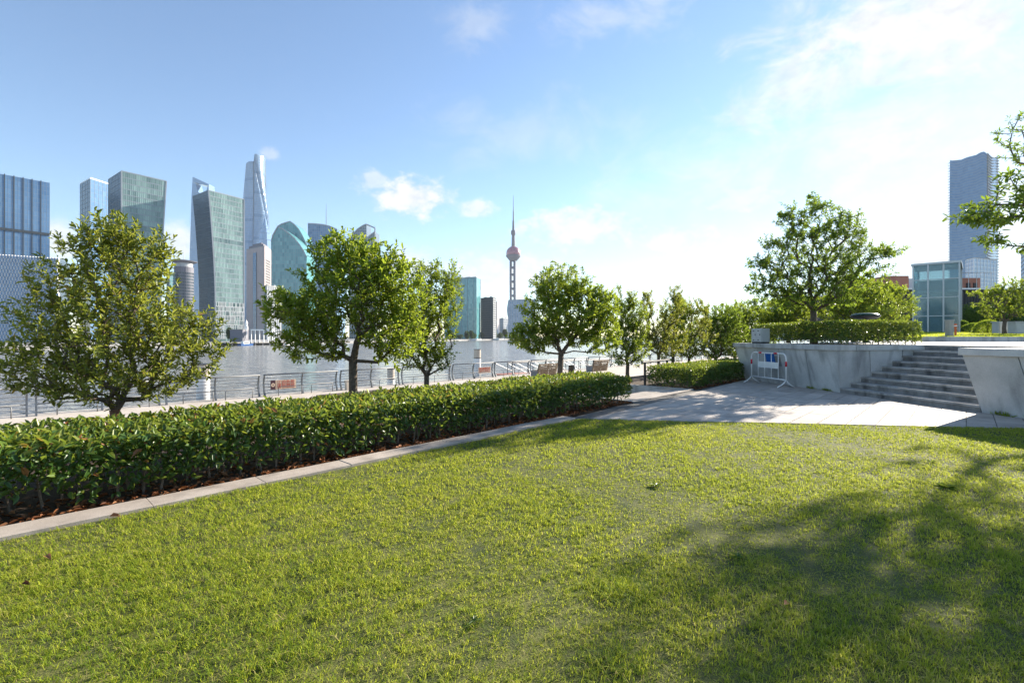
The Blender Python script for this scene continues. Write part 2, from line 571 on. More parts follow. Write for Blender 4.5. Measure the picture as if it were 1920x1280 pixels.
def pane_mat(name, tintc, alpha):
    """clear tinted glass: part see-through, part mirror"""
    m, nt, p = new_mat(name)
    N, L = nt.nodes, nt.links
    p.inputs['Base Color'].default_value = (*tintc, 1)
    p.inputs['Roughness'].default_value = 0.05
    p.inputs['Specular IOR Level'].default_value = 0.9
    tr = N.new('ShaderNodeBsdfTransparent')
    tr.inputs[0].default_value = (0.66, 0.84, 0.88, 1)
    ms = N.new('ShaderNodeMixShader')
    ms.inputs[0].default_value = alpha
    L.new(tr.outputs[0], ms.inputs[1])
    L.new(p.outputs[0], ms.inputs[2])
    L.new(ms.outputs[0], N['Material Output'].inputs['Surface'])
    return m


M['pane'] = pane_mat('pavilion_glass', (0.16, 0.27, 0.32), 0.45)

# ------------------------------------------------------------------ setting: ground, water, banks
WATER_Z = -4.2
PROM_Z = -1.45
TER_Z = 1.36


def setting():
    w = MB()
    w.add([(-7000, -3000, WATER_Z), (7000, -3000, WATER_Z), (7000, 9000, WATER_Z), (-7000, 9000, WATER_Z)], [(0, 1, 2, 3)])
    struct(w.build('river_water', M['water']))
    # near bank: solid ground below everything
    g = MB()
    g.prism([U(-260, -400)[:2], U(900, -400)[:2], U(900, 26.7)[:2], U(-260, 26.7)[:2]][::1], -9, PROM_Z - 0.06)
    struct(g.build('ground', M['ground']))
    p = MB()
    p.prism([U(-120, 9.6)[:2], U(300, 9.6)[:2], U(300, 26.8)[:2], U(-120, 26.8)[:2]], PROM_Z - 0.05, PROM_Z)
    struct(p.build('promenade', M['prom']))
    # far bank
    b = MB()
    A = (-178.0, 317.0); d = (0.3036, 0.9528)
    pts = [(A[0] - d[0] * 700, A[1] - d[1] * 700), (A[0] + d[0] * 5200, A[1] + d[1] * 5200), (-6000, 5300), (-6000, -350)]
    b.prism(pts, -9, -2.2)
    struct(b.build('far_bank', M['bank']))
    # the bank beyond the right-hand bend
    b = MB()
    b.prism([U(900, -700)[:2], U(2600, -700)[:2], U(2600, 60)[:2], U(900, 40)[:2]], -9, -1.6)
    struct(b.build('upstream_bank', M['ground']))
    # planting beds
    for (u0, u1) in ((-40, 10.72), (14.32, 60)):
        s = MB()
        s.box(u0, u1, 5.9, 9.9, PROM_Z - 0.02, -0.015, U)
        struct(s.build('planting_bed', M['soil']))


setting()


# lawn ------------------------------------------------------------
LA = Vector((1.12, 9.48)); LB = Vector((10.2, 8.27))


def lawn_contains(X, Y):
    """numpy mask of points on the lawn"""
    v = -X * CT_ + Y * ST_
    u = X * ST_ + Y * CT_
    t = (X - LA.x) / (LB.x - LA.x)
    edge = LA.y + (LB.y - LA.y) * t
    wall = -(X - 9.9) * 0.990 - (Y - 10.2) * 0.139
    return (v < 5.53) & (Y < edge - 0.01) & (wall > 0.03)


def lawn_height(X, Y):
    return 0.018 * np.sin(X * 0.9 + 0.4) * np.cos(Y * 0.8) + 0.012 * np.sin(X * 2.3 + Y * 1.7)


def build_lawn():
    s = MB()
    poly = [U(-14, 5.53)[:2], U(-14, -12)[:2], S(0.02, -22)[:2], (LB.x, LB.y), (LA.x, LA.y)]
    s.prism(poly, PROM_Z, -0.012)
    lawn = struct(s.build('lawn', M['lawn']))
    # grass blades: real geometry, thick near the camera, sparser further off
    n = 5200000
    X = rng.uniform(-9.5, 11, n)
    Y = rng.uniform(1.0, 9.6, n)
    dens = np.where(Y < 3.6, 10500, np.where(Y < 5.5, 7000, 4200)).astype(float)
    area = 20.5 * 8.6
    keep = rng.random(n) < dens * area / n
    keep &= np.abs(X) < 1.12 * Y + 1.2
    keep &= lawn_contains(X, Y)
    X, Y = X[keep], Y[keep]
    n = len(X)
    ntu = n // 7                  # blades grow in small tufts
    tid = rng.integers(0, ntu, n)
    sel = rng.random(n) < 0.70
    # same-row neighbours keep the density gradient: sort by distance, then gather
    order = np.argsort(Y); X, Y = X[order], Y[order]
    cid = (np.arange(n) // 900) * 900 + rng.integers(0, 128, n)
    cid = np.minimum(cid, n - 1)
    cx_, cy_ = X[cid], Y[cid]
    gx, gy = cx_ + rng.normal(0, 0.010, n), cy_ + rng.normal(0, 0.010, n)
    okk = sel & lawn_contains(gx, gy)
    X, Y = np.where(okk, gx, X), np.where(okk, gy, Y)
    tufttone = (cid * 0.618) % 1.0
    # patches: thin, lush and dry areas of the lawn
    def fbm(x, y, f, seed):
        r = np.random.default_rng(seed)
        o = np.zeros_like(x); a = 1.0
        for k in range(4):
            for _ in range(3):
                th = r.uniform(0, 2 * PI); ph = r.uniform(0, 2 * PI)
                o += a * np.sin((x * np.cos(th) + y * np.sin(th)) * f + ph)
            f *= 1.9; a *= 0.65
        return o / 4.0
    patch = fbm(X, Y, 2.1, 3)
    fine = fbm(X, Y, 11.0, 4)
    dry = fbm(X, Y, 1.3, 9)
    thin = rng.random(n) < np.clip(0.86 + 0.26 * fine + 0.16 * patch, 0.3, 1)
    X, Y, patch, fine, dry, tufttone = X[thin], Y[thin], patch[thin], fine[thin], dry[thin], tufttone[thin]
    n = len(X)
    far = np.clip((Y - 2) / 7, 0, 1)
    H = (0.026 + 0.007 * patch + 0.008 * fine + rng.normal(0, 0.008, n) + 0.022 * (tufttone - 0.5)).clip(0.011, 0.07)
    W = (0.0032 + 0.0034 * far) * rng.uniform(0.7, 1.3, n)
    # taller, darker tufts and weeds
    tint = 0.43 + 0.11 * fine + 0.15 * dry + 0.42 * (tufttone - 0.5) + rng.normal(0, 0.14, n)
    for (px, py, r, hh) in ((1175, 1105, 0.20, 0.07), (1150, 1240, 0.2, 0.04), (1773, 912, 0.12, 0.06), (1230, 910, 0.07, 0.05), (1385, 1045, 0.09, 0.03), (1600, 1190, 0.3, 0.02), (900, 1160, 0.15, 0.03), (560, 1235, 0.16, 0.03)):
        yy = EYE * F / (py - HY); xx = PX(px, yy)
        d2 = ((X - xx) ** 2 + (Y - yy) ** 2) / r ** 2
        k = np.exp(-d2 * 1.6) * rng.uniform(0.4, 1.0, n)
        H += hh * k; tint -= 0.3 * k
    straw = rng.random(n) < 0.07 + 0.05 * (dry > 0.5)
    tint = np.where(straw, rng.uniform(0.85, 1.0, n), tint).clip(0, 1)
    Z = lawn_height(X, Y) * 0.5 - 0.012
    ang = rng.uniform(0, 2 * PI, n)
    lean = rng.uniform(0.35, 1.6, n) * np.where(straw, 1.6, 1)
    dx, dy = np.cos(ang), np.sin(ang)
    # width axis is perpendicular to the lean
    wx, wy = -dy * W / 2, dx * W / 2
    l1 = H * lean * 0.35; l2 = H * lean
    V = np.zeros((n, 5, 3))
    V[:, 0] = np.stack([X - wx, Y - wy, Z], 1)
    V[:, 1] = np.stack([X + wx, Y + wy, Z], 1)
    V[:, 2] = np.stack([X + dx * l1 + wx * .8, Y + dy * l1 + wy * .8, Z + H * .6], 1)
    V[:, 3] = np.stack([X + dx * l1 - wx * .8, Y + dy * l1 - wy * .8, Z + H * .6], 1)
    V[:, 4] = np.stack([X + dx * l2, Y + dy * l2, Z + H * (1.05 - 0.25 * lean)], 1)
    base = (np.arange(n) * 5)[:, None]
    T = np.concatenate([base + np.array([0, 1, 2]), base + np.array([0, 2, 3]), base + np.array([3, 2, 4])], 0)
    o = np_mesh('lawn_grass', V.reshape(-1, 3), T, M['grass'], None, np.tile(tint, 3))
    tag(o, 'short sunlit green grass covering the whole lawn', 'grass', kind='stuff')
    print('grass blades', n)


build_lawn()


# ------------------------------------------------------------------ leaves, hedges, trees
def frames(A, N):
    A = A / np.linalg.norm(A, axis=1, keepdims=True)
    Bx = np.cross(N, A)
    Bx /= np.linalg.norm(Bx, axis=1, keepdims=True) + 1e-9
    Nn = np.cross(A, Bx)
    return A, Bx, Nn


def leaf_geo(P, A, N, Ln, W, fold=0.22, curl=0.12):
    """six-cornered leaves folded along the midrib; returns verts (n*6,3) and quads (2n,4)"""
    A, B, Nn = frames(A, N)
    n = len(P)
    Ln = Ln[:, None]; W = W[:, None]
    V = np.zeros((n, 6, 3))
    V[:, 0] = P
    V[:, 1] = P + A * Ln * .34 + B * W * .46 + Nn * W * fold
    V[:, 2] = P + A * Ln * .72 + B * W * .36 + Nn * (W * fold * .8 - Ln * curl * .3)
    V[:, 3] = P + A * Ln - Nn * Ln * curl
    V[:, 4] = P + A * Ln * .72 - B * W * .36 + Nn * (W * fold * .8 - Ln * curl * .3)
    V[:, 5] = P + A * Ln * .34 - B * W * .46 + Nn * W * fold
    b = (np.arange(n) * 6)[:, None]
    Q = np.concatenate([b + np.array([0, 1, 2, 3]), b + np.array([0, 3, 4, 5])], 0)
    return V.reshape(-1, 3), Q


_unit_leaf = {}


def unit_leaf(matkey, tint):
    """shared single-leaf meshes, length 1, for leaves that are objects of their own"""
    key = (matkey, round(tint, 1))
    if key not in _unit_leaf:
        V, Q = leaf_geo(np.zeros((1, 3)), np.array([[0., 1., 0.]]), np.array([[0., 0., 1.]]), np.array([1.0]), np.array([0.46]))
        me = bpy.data.meshes.new('leaf')
        me.from_pydata([tuple(v) for v in V], [], [tuple(int(i) for i in q) for q in Q])
        at = me.attributes.new('tint', 'FLOAT', 'FACE')
        at.data.foreach_set('value', np.full(2, key[1], dtype=np.float32))
        me.materials.append(M[matkey])
        _unit_leaf[key] = me
    return _unit_leaf[key]


def leaves_out(root, P, A, N, Ln, W, tint, matkey, single=0, name='foliage'):
    """the nearest `single` leaves as objects of their own, the rest as one part"""
    n = len(P)
    if single:
        d = np.linalg.norm(P - np.array([0, 0, EYE]), axis=1)
        score = d / Ln
        idx = np.argsort(score)
        front, rest = idx[:single], idx[single:]
        Af, Bf, Nf = frames(A[front], N[front])
        off = np.array(WLOC[root])
        for k, i in enumerate(front):
            o = bpy.data.objects.new('leaf', unit_leaf(matkey, float(tint[i])))
            l = Ln[i]; wr = W[i] / (Ln[i] * 0.46)
            mt = Matrix(((Bf[k][0] * l * wr, Af[k][0] * l, Nf[k][0] * l, P[i][0] - off[0]),
                         (Bf[k][1] * l * wr, Af[k][1] * l, Nf[k][1] * l, P[i][1] - off[1]),
                         (Bf[k][2] * l * wr, Af[k][2] * l, Nf[k][2] * l, P[i][2] - off[2]), (0, 0, 0, 1)))
            o.parent = root
            o.matrix_local = mt
            link(o)
    else:
        rest = np.arange(n)
    V, Q = leaf_geo(P[rest], A[rest], N[rest], Ln[rest], W[rest])
    o = np_mesh(name, V, Q, M[matkey], root, np.tile(tint[rest], 2))
    o['kind'] = 'stuff'
    return o


def hedge(name, label, fr, a0, a1, b0, b1, z0, z1, L0, dens, seed, matkey='hedge', single=0, stem_a=(), open_front=0.2, bronze=0.0, group=None):
    r = np.random.default_rng(seed)
    base = fr((a0 + a1) / 2, (b0 + b1) / 2, z0)
    root = thing(name, base, label, 'hedge', group)
    la, lb, h = a1 - a0, b1 - b0, z1 - z0
    faces = [('top', la * lb), ('b0', la * h), ('b1', la * h), ('a0', lb * h), ('a1', lb * h), ('in', la * lb * 1.1)]
    Ps, Ns, kinds = [], [], []
    for nm, ar in faces:
        n = int(ar * dens * (0.6 if nm in ('in', 'b1') else 1.0))
        a = r.uniform(a0, a1, n); b = r.uniform(b0, b1, n); z = r.uniform(z0, z1, n)
        dep = r.exponential(0.05, n) - 0.02
        nrm = np.zeros((n, 3))
        low = z0 + open_front * (0.75 + 0.35 * np.sin(a * 3.1 + b * 2) + 0.3 * np.sin(a * 7.7 + b * 5 + 1))
        if nm == 'top': z = z1 - dep; nrm[:, 2] = 1
        elif nm == 'b0': b = b0 + dep; nrm[:, 1] = -1
        elif nm == 'b1': b = b1 - dep; nrm[:, 1] = 1
        elif nm == 'a0': a = a0 + dep; nrm[:, 0] = -1
        elif nm == 'a1': a = a1 - dep; nrm[:, 0] = 1
        else: nrm[:] = r.normal(0, 1, (n, 3)); z = z0 + h * r.uniform(0.32, 1.0, n)
        # shears leave a slightly bumpy box with rounded top edges
        bump = 0.016 * np.sin(a * 2.3 + seed) + 0.014 * np.sin(a * 5.9 + b * 4) + 0.014 * np.sin(b * 7 + z * 9)
        if nm == 'top': z = z + bump
        if nm in ('b0', 'b1'): b = b - nrm[:, 1] * -1 * bump * 0 + nrm[:, 1] * bump
        edge = np.minimum(np.minimum(b - b0, b1 - b), np.minimum(a - a0, a1 - a)).clip(0, 0.12)
        if nm == 'top': z = z - (0.12 - edge) ** 2 * 4
        ok = z > np.where(np.isin(nm, ('top',)), z0, low)
        Ps.append(np.stack([a, b, z], 1)[ok]); Ns.append(nrm[ok]); kinds.append(np.full(ok.sum(), nm == 'top'))
    P = np.concatenate(Ps); Nl = np.concatenate(Ns); top = np.concatenate(kinds)
    n = len(P)
    o0 = np.array(fr(0, 0, 0)); ex = np.array(fr(1, 0, 0)) - o0; ey = np.array(fr(0, 1, 0)) - o0
    Wp = o0 + P[:, :1] * ex + P[:, 1:2] * ey + P[:, 2:] * np.array([0, 0, 1.0])
    Wn = Nl[:, :1] * ex + Nl[:, 1:2] * ey + Nl[:, 2:] * np.array([0, 0, 1.0])
    A = Wn * 0.55 + r.normal(0, 0.62, (n, 3)) + np.array([0, 0, 0.12])
    A[~top, 2] -= 0.10
    A[top, 2] *= 0.55
    Nn = Wn * 0.9 + np.array([0, 0, 0.75]) + r.normal(0, 0.42, (n, 3))
    Ln = L0 * r.uniform(0.5, 1.3, n)
    Wd = Ln * r.uniform(0.38, 0.52, n)
    tint = r.normal(0.38, 0.17, n) + np.where(top, 0.38, 0)  # top leaves tinted lighter: sunlight on the hedge top put into the colour
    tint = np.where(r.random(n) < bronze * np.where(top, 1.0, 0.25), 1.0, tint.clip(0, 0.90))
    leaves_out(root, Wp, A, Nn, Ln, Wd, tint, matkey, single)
    # stems
    for (a, b) in stem_a:
        j = r.uniform(-0.05, 0.05, 4)
        p0 = fr(a, b, z0 - 0.03); p1 = fr(a + j[0], b + j[1] * .5, z0 + h * .35); p2 = fr(a + j[2], b + j[3] + .05, z0 + h * .8)
        mb = MB().tube([p0, p1, p2], [r.uniform(.010, .016), .010, .005], 5)
        q1 = fr(a + j[0] + r.uniform(-.12, .12), b + .05, z0 + h * .72)
        mb.tube([p1, q1], [.007, .004], 4)
        mb.build('stem', M['stem'], root)
    return root


# main hedge behind the kerb
stems1 = [(-1.6 + i * 0.235 + random.uniform(-.07, .07), 6.12 + random.uniform(0, .16)) for i in range(52)]
stems1 += [(-1.5 + i * 0.31 + random.uniform(-.1, .1), 6.35 + random.uniform(0, .3)) for i in range(38)]
hedge('clipped_hedge', 'long clipped evergreen hedge behind the pale kerb at the lawn edge', U, -4.0, 10.65, 6.02, 7.6, 0.0, 0.61,
      0.086, 1080, 21, single=300, stem_a=stems1, open_front=0.23, bronze=0.05)
stems2 = [(14.6 + i * 0.3 + random.uniform(-.07, .07), 6.2 + random.uniform(0, .1)) for i in range(14)] + [(14.6, 6.3 + i * .25) for i in range(5)]
hedge('clipped_hedge', 'short clipped hedge beside the leaning granite wall and steel barrier', U, 14.45, 21.5, 6.1, 7.55, 0.0, 0.62,
      0.08, 900, 22, stem_a=stems2, open_front=0.12, bronze=0.02)
stems3 = [(0.75 + i * 0.22, 4.05 + random.uniform(-.04, .08)) for i in range(11)] + [(.5, 4.2 + i * .3) for i in range(13)]
hedge('clipped_hedge', 'clipped hedge on top of the granite wall beside the stairs', S, 0.42, 2.95, 3.95, 8.2, TER_Z, TER_Z + 0.68,
      0.075, 1000, 23, stem_a=stems3, open_front=0.10, bronze=0.0)


def litter():
    r = np.random.default_rng(5)
    n = 2600
    u = r.uniform(-3, 10.6, n); v = 5.93 + r.exponential(0.28, n).clip(0, 1.6)
    u2 = r.uniform(14.4, 20, 300); v2 = 5.95 + r.exponential(0.2, 300).clip(0, 1)
    u = np.concatenate([u, u2]); v = np.concatenate([v, v2]); n = len(u)
    P = np.stack([u * ST_ - v * CT_, u * CT_ + v * ST_, r.uniform(-0.008, 0.02, n)], 1)
    A = r.normal(0, 1, (n, 3)); A[:, 2] *= 0.2
    N = r.normal(0, 0.35, (n, 3)); N[:, 2] = 1
    Ln = r.uniform(0.04, 0.09, n)
    V, Q = leaf_geo(P, A, N, Ln, Ln * .5, 0.3, 0.25)
    o = np_mesh('leaf_litter', V, Q, M['litter'], None, np.tile(r.random(n), 2))
    tag(o, 'brown fallen leaves lying on the soil under the hedges', 'leaf litter', kind='stuff')


litter()


def tree(name, label, base, fork, lobes, L0, per_tip, seed, matkey='leaf', trunk_r=0.07, single=0, droop=0.0, bark='bark', stray=0.0, group=None, bal=0.45, width=0.44, lean=(0, 0), cat='tree', upright=0.25, dense=1.55, leafy_=1.5):
    """lobes: (x, y, z, rx, ry, rz, n) relative to the base; twigs are joined into limbs, leaves sit on the twigs"""
    r = np.random.default_rng(seed)
    base = np.array(base, float)
    root = thing(name, tuple(base), label, cat, group)
    tips = []
    lobes = [(a_, b_, c_, d_, e_, f_, int(g_ * dense)) for (a_, b_, c_, d_, e_, f_, g_) in lobes]
    for (x, y, z, rx, ry, rz, n) in lobes:
        d = r.normal(0, 1, (n, 3)); d /= np.linalg.norm(d, axis=1, keepdims=True)
        q = r.random(n) ** (1 / 2.6)
        q *= 1 + stray * (r.random(n) < 0.2) * r.random(n)
        tips.append(np.array([x, y, z]) + d * q[:, None] * np.array([rx, ry, rz]))
    tips = np.concatenate(tips)
    top = np.array([lean[0], lean[1], fork])
    nodes = [np.array([0, 0, -0.05]), top * 0.5 + np.array([r.normal(0, .015), r.normal(0, .015), 0]), top]
    par = [-1, 0, 1]
    plen = [0, 0, 0.0]
    order = np.argsort(np.linalg.norm(tips - top, axis=1))
    tipid = []
    for t in order:
        p = tips[t]
        arr = np.array(nodes[2:]); pl = np.array(plen[2:])
        dv = p - arr
        dist = np.linalg.norm(dv, axis=1)
        cost = dist + bal * pl + 0.35 * np.maximum(0, -dv[:, 2])
        j = int(np.argmin(cost)) + 2
        d = np.linalg.norm(p - nodes[j])
        k = max(1, int(d / 0.28))
        prev = j
        for s in range(1, k + 1):
            f = s / k
            q = nodes[j] * (1 - f) + p * f
            if s < k: q = q + r.normal(0, 0.03, 3) * d + np.array([0, 0, 0.10 * d * math.sin(PI * f)])
            nodes.append(q); par.append(prev); plen.append(plen[prev] + d / k)
            prev = len(nodes) - 1
        tipid.append(prev)
    n = len(nodes)
    cnt = np.zeros(n)
    for t in tipid: cnt[t] += 1
    for i in range(n - 1, 0, -1):
        if par[i] >= 0: cnt[par[i]] += cnt[i]
    R = trunk_r * (np.maximum(cnt, 1) / max(1, cnt[2])) ** 0.46
    R = np.maximum(R, 0.0035)
    R[0] = trunk_r * 1.25; R[1] = trunk_r * 1.02; R[2] = min(R[2], trunk_r)
    W = [tuple(base + q) for q in nodes]
    tr = MB().tube([W[0], W[1], W[2]], [R[0], R[1], R[2]], 10)
    tr.build('trunk', M[bark], root, smooth=True)
    br = MB()
    for i in range(3, n):
        j = par[i]
        br.tube([W[j], W[i]], [min(R[j], R[i] * 1.25), R[i]], 5 if R[i] > 0.012 else 3, caps=False)
    br.build('branches', M['bark'], root, smooth=True)
    # leaves along the twigs
    P, A, Nn, T = [], [], [], []
    for t in tipid:
        p = nodes[t]; d = p - nodes[par[t]]
        ld = np.linalg.norm(d)
        d = d / (ld + 1e-9)
        d = d + np.array([0, 0, upright]); d /= np.linalg.norm(d)
        tw = r.uniform(0.16, 0.34)
        tt = r.normal(0, 0.10)
        a1 = np.cross(d, [0.1, 0.2, 1.0]); a1 /= np.linalg.norm(a1)
        a2 = np.cross(d, a1)
        m = max(3, int(per_tip * leafy_ * r.uniform(0.7, 1.3)))
        ph = r.uniform(0, 6.28)
        for k in range(m):
            f = k / max(1, m - 1)
            q = p + d * tw * (f - 0.55) + r.normal(0, 0.012, 3)
            an = ph + k * 2.4
            side = a1 * math.cos(an) + a2 * math.sin(an)
            ax = d * (0.35 + 0.55 * f) + side * (1.0 - 0.4 * f) + r.normal(0, 0.18, 3)
            ax[2] -= droop
            P.append(base + q); A.append(ax)
            Nn.append(np.array([0, 0, 1.0]) + 0.5 * d + r.normal(0, 0.38, 3)); T.append(tt)
    P, A, Nn, T = np.array(P), np.array(A), np.array(Nn), np.array(T)
    m = len(P)
    Ln = L0 * r.uniform(0.65, 1.2, m)
    tint = (0.42 + T + r.normal(0, 0.17, m)).clip(0, 0.9)
    tint = np.where(r.random(m) < 0.012, 1.0, tint)
    leaves_out(root, P, A, Nn, Ln, Ln * width * r.uniform(0.85, 1.15, m), tint, matkey, single, 'crown')
    return root


def at_px(px, v):
    """point on the planting bed at image column px and distance v towards the river"""
    k = (px - 960) / F
    Y = v / (-k * CT_ + ST_)
    return (k * Y, Y)


G_R = 'young trees along the promenade'
x, y = at_px(215, 8.6)          # Y about 6.7
tree('bushy_tree', 'wide many-stemmed olive-green tree behind the hedge, nearest on the left', (x, y, -0.03), 0.62,
     [(0, 0, 1.55, 1.25, 1.1, .85, 230), (-.15, 0, 2.3, .85, .8, .75, 130), (.1, 0, 2.75, .55, .55, .55, 50), (-.9, 0, 1.3, .65, .6, .5, 70), (.82, .1, 1.45, .55, .6, .65, 70), (0.1, 0, 1.05, 1.0, .9, .35, 70),
      (-.75, 0, 2.15, .3, .3, .55, 26), (-.18, 0, 3.0, .14, .2, .4, 12), (.22, 0, 3.05, .12, .2, .38, 12), (.62, 0, 2.75, .14, .2, .4, 12), (.0, 0, 2.9, .12, .2, .4, 9)],
     0.085, 12, 31, 'leaf_olive', 0.062, single=300, bark='bark_sunlit', group=G_R, bal=0.3, width=0.42, upright=0.5, stray=.3, dense=1.25, leafy_=1.4)
x, y = at_px(662, 9.0)
tree('broad_tree', 'broad domed glossy green tree in front of the long dark bench', (x, y, -0.03), 1.15,
     [(0.05, 0, 2.45, 1.15, 1.1, .85, 230), (-.05, 0, 3.15, .75, .75, .55, 110), (-1.0, 0, 2.0, .75, .8, .62, 120), (.95, 0, 2.35, .62, .8, .8, 130), (-.75, 0, 1.45, .75, .7, .35, 60), (.85, -.1, 1.5, .62, .7, .42, 60),
      (.6, 0, 3.0, .6, .6, .45, 50), (-1.5, 0, 2.3, .32, .4, .3, 20)],
     0.10, 12, 32, 'leaf', 0.082, single=300, group=G_R, bal=0.35, width=0.46, stray=.2, dense=1.4, leafy_=1.35)
x, y = at_px(800, 9.3)
tree('young_tree', 'slim yellow-green young tree touching the right side of the broad tree', (x, y, -0.03), 0.7,
     [(-.35, 0, 2.0, .6, .6, .7, 70), (.05, 0, 1.75, .75, .7, .75, 130), (.3, 0, 2.5, .55, .6, .6, 90), (.62, 0, 3.0, .2, .3, .4, 18), (.25, 0, 3.15, .16, .3, .35, 14), (-.1, 0, 3.0, .3, .3, .4, 24), (0, 0, 1.15, .7, .6, .35, 50)],
     0.085, 11, 33, 'leaf', 0.06, group=G_R, bal=0.3, width=0.38, upright=.5, stray=.2)
x, y = at_px(1052, 9.0)
tree('round_tree', 'round-crowned dark green tree beside the river benches', (x, y, -0.03), 1.1,
     [(.05, 0, 2.3, 1.4, 1.25, .95, 270), (.0, 0, 3.1, .95, .95, .68, 130), (-.8, 0, 1.6, .8, .8, .5, 90), (.95, 0, 1.75, .85, .8, .65, 110), (1.25, 0, 2.5, .55, .6, .7, 70)],
     0.105, 12, 34, 'leaf', 0.085, group=G_R, bal=0.4, width=0.46, stray=.15, dense=1.75, leafy_=1.4)
x, y = at_px(1177, 9.2)
tree('young_tree', 'slim airy young tree at the end of the long hedge', (x, y, -0.03), 0.6,
     [(0, 0, 1.4, .85, .8, .9, 150), (.05, 0, 2.4, .65, .6, .65, 90), (-.35, 0, 2.95, .14, .2, .45, 14), (.15, 0, 2.95, .2, .2, .35, 16)],
     0.10, 13, 35, 'leaf', 0.065, group=G_R, bal=0.3, width=0.4, upright=.5, stray=.3)
x, y = at_px(1235, 9.2)
tree('sparse_tree', 'thin sparse tree with see-through crown behind the dark handrail', (x, y, -0.03), 0.9,
     [(-.3, 0, 1.9, .6, .6, .9, 60), (-.45, 0, 2.9, .25, .3, .6, 26), (.55, 0, 2.5, .5, .5, .9, 60), (.75, 0, 3.2, .2, .3, .45, 18), (.2, 0, 1.4, 1.0, .7, .6, 80)],
     0.105, 12, 36, 'leaf_olive', 0.06, group=G_R, bal=0.25, width=0.38, upright=.6, stray=.3)
x, y = at_px(1292, 9.4)
tree('sparse_tree', 'thin light-leaved tree just left of the dense dark tree', (x, y, -0.03), 0.7,
     [(0, 0, 1.6, 1.25, 1.0, 1.0, 150), (.1, 0, 2.8, .8, .7, .6, 70), (-.4, 0, 3.1, .2, .3, .4, 12)], 0.105, 12, 37, 'leaf_olive', 0.06, group=G_R, bal=0.3, upright=.5, stray=.3)
x, y = at_px(1342, 9.4)
tree('dense_tree', 'dense dark bushy tree behind the short hedge', (x, y, -0.03), 0.5,
     [(0, 0, 1.55, 1.75, 1.5, 1.15, 330), (.2, 0, 2.55, 1.15, 1.0, .75, 140)], 0.11, 12, 38, 'leaf_cherry', 0.09, group=G_R, bal=0.45, stray=.1)
x, y = at_px(1408, 9.4)
tree('dense_tree', 'dark tree rising behind the left end of the granite wall', (x, y, -0.03), 0.8,
     [(0, 0, 1.9, 1.8, 1.5, 1.4, 300), (.5, 0, 3.2, 1.2, 1.0, .8, 130)], 0.12, 12, 39, 'leaf_cherry', 0.09, group=G_R, bal=0.45, stray=.1)

x, y = at_px(1262, 9.7)
tree('sparse_tree', 'thin tree between the see-through tree and the light-leaved tree', (x, y, -0.03), 0.7,
     [(0, 0, 1.5, 1.15, 1.0, .95, 140), (.1, 0, 2.6, .75, .7, .6, 80), (.3, 0, 3.1, .2, .2, .4, 12)], 0.10, 11, 301, 'leaf', 0.06, group=G_R, bal=0.3, upright=.5, stray=.3)
x, y = at_px(1378, 9.6)
tree('dense_tree', 'bushy tree between the two dense dark trees by the wall end', (x, y, -0.03), 0.6,
     [(0, 0, 1.8, 1.6, 1.4, 1.3, 260), (.1, 0, 2.9, 1.0, 1.0, .7, 110)], 0.12, 12, 302, 'leaf', 0.09, group=G_R, bal=0.45, stray=.2)

# trees on the terrace
G_T = 'trees on the upper terrace'
s0 = S(1.1, 6.0, TER_Z)
tree('cherry_tree', 'large spreading cherry tree rising from the hedge on the granite wall', (s0[0], s0[1], TER_Z - .03), 1.15,
     [(0, 0, 2.9, 1.5, 1.5, 1.2, 230), (-.1, 0, 4.1, .95, 1.0, .75, 100), (-1.2, 0, 2.1, .95, 1.0, .55, 90), (-1.7, -.1, 2.75, .65, .6, .22, 30), (1.3, 0, 2.5, .9, 1.0, .8, 110),
      (1.2, 0, 3.7, .55, .6, .5, 40), (2.3, 0, 3.15, .75, .35, .2, 26), (1.2, 0, 4.2, .35, .4, .28, 14), (.05, 0, 4.75, .3, .3, .35, 14), (-.9, 0, 4.25, .45, .3, .25, 16), (-1.3, 0, 3.4, .5, .4, .2, 16), (0, 0, 1.6, 1.4, 1.2, .5, 110)],
     0.11, 12, 41, 'leaf_cherry', 0.10, group=G_T, bal=0.3, droop=.3, stray=.3, dense=1.35, leafy_=1.4)
for i, (px, Yt, h, w, sd, lab) in enumerate(((1600, 21.5, 2.9, 1.5, 42, 'light green tree seen behind the dark dome above the hedge'),
                                             (1650, 23.0, 2.75, 1.45, 43, 'light green tree just left of the glass pavilion'),
                                             (1478, 24.0, 2.3, 1.3, 44, 'low bushy tree behind the grey cabinet on the wall'))):
    tree('terrace_tree', lab, (PX(px, Yt), Yt, TER_Z - .03), 0.9,
         [(0, 0, h * .62, w, w, h * .36, 240), (.2, 0, h * .85, w * .6, w * .6, h * .22, 80), (-.5, 0, h * .45, w * .7, w * .7, h * .2, 60)], 0.11, 12, sd, 'leaf', 0.08, group=G_T, bal=0.45, stray=.15)
x = PX(1884, 31)
tree('small_cherry_tree', 'small spreading tree on the upper lawn beside the dark siding wall', (x, 31, 1.70), 0.9,
     [(0, 0, 2.0, 1.5, 1.4, 1.0, 120), (-1.3, 0, 2.7, .8, .8, .25, 30), (.6, 0, 3.1, 1.2, .9, .6, 60), (.9, 0, 2.0, .9, .8, .6, 40)], 0.13, 10, 45, 'leaf', 0.10, group=G_T, bal=0.25, stray=.2)
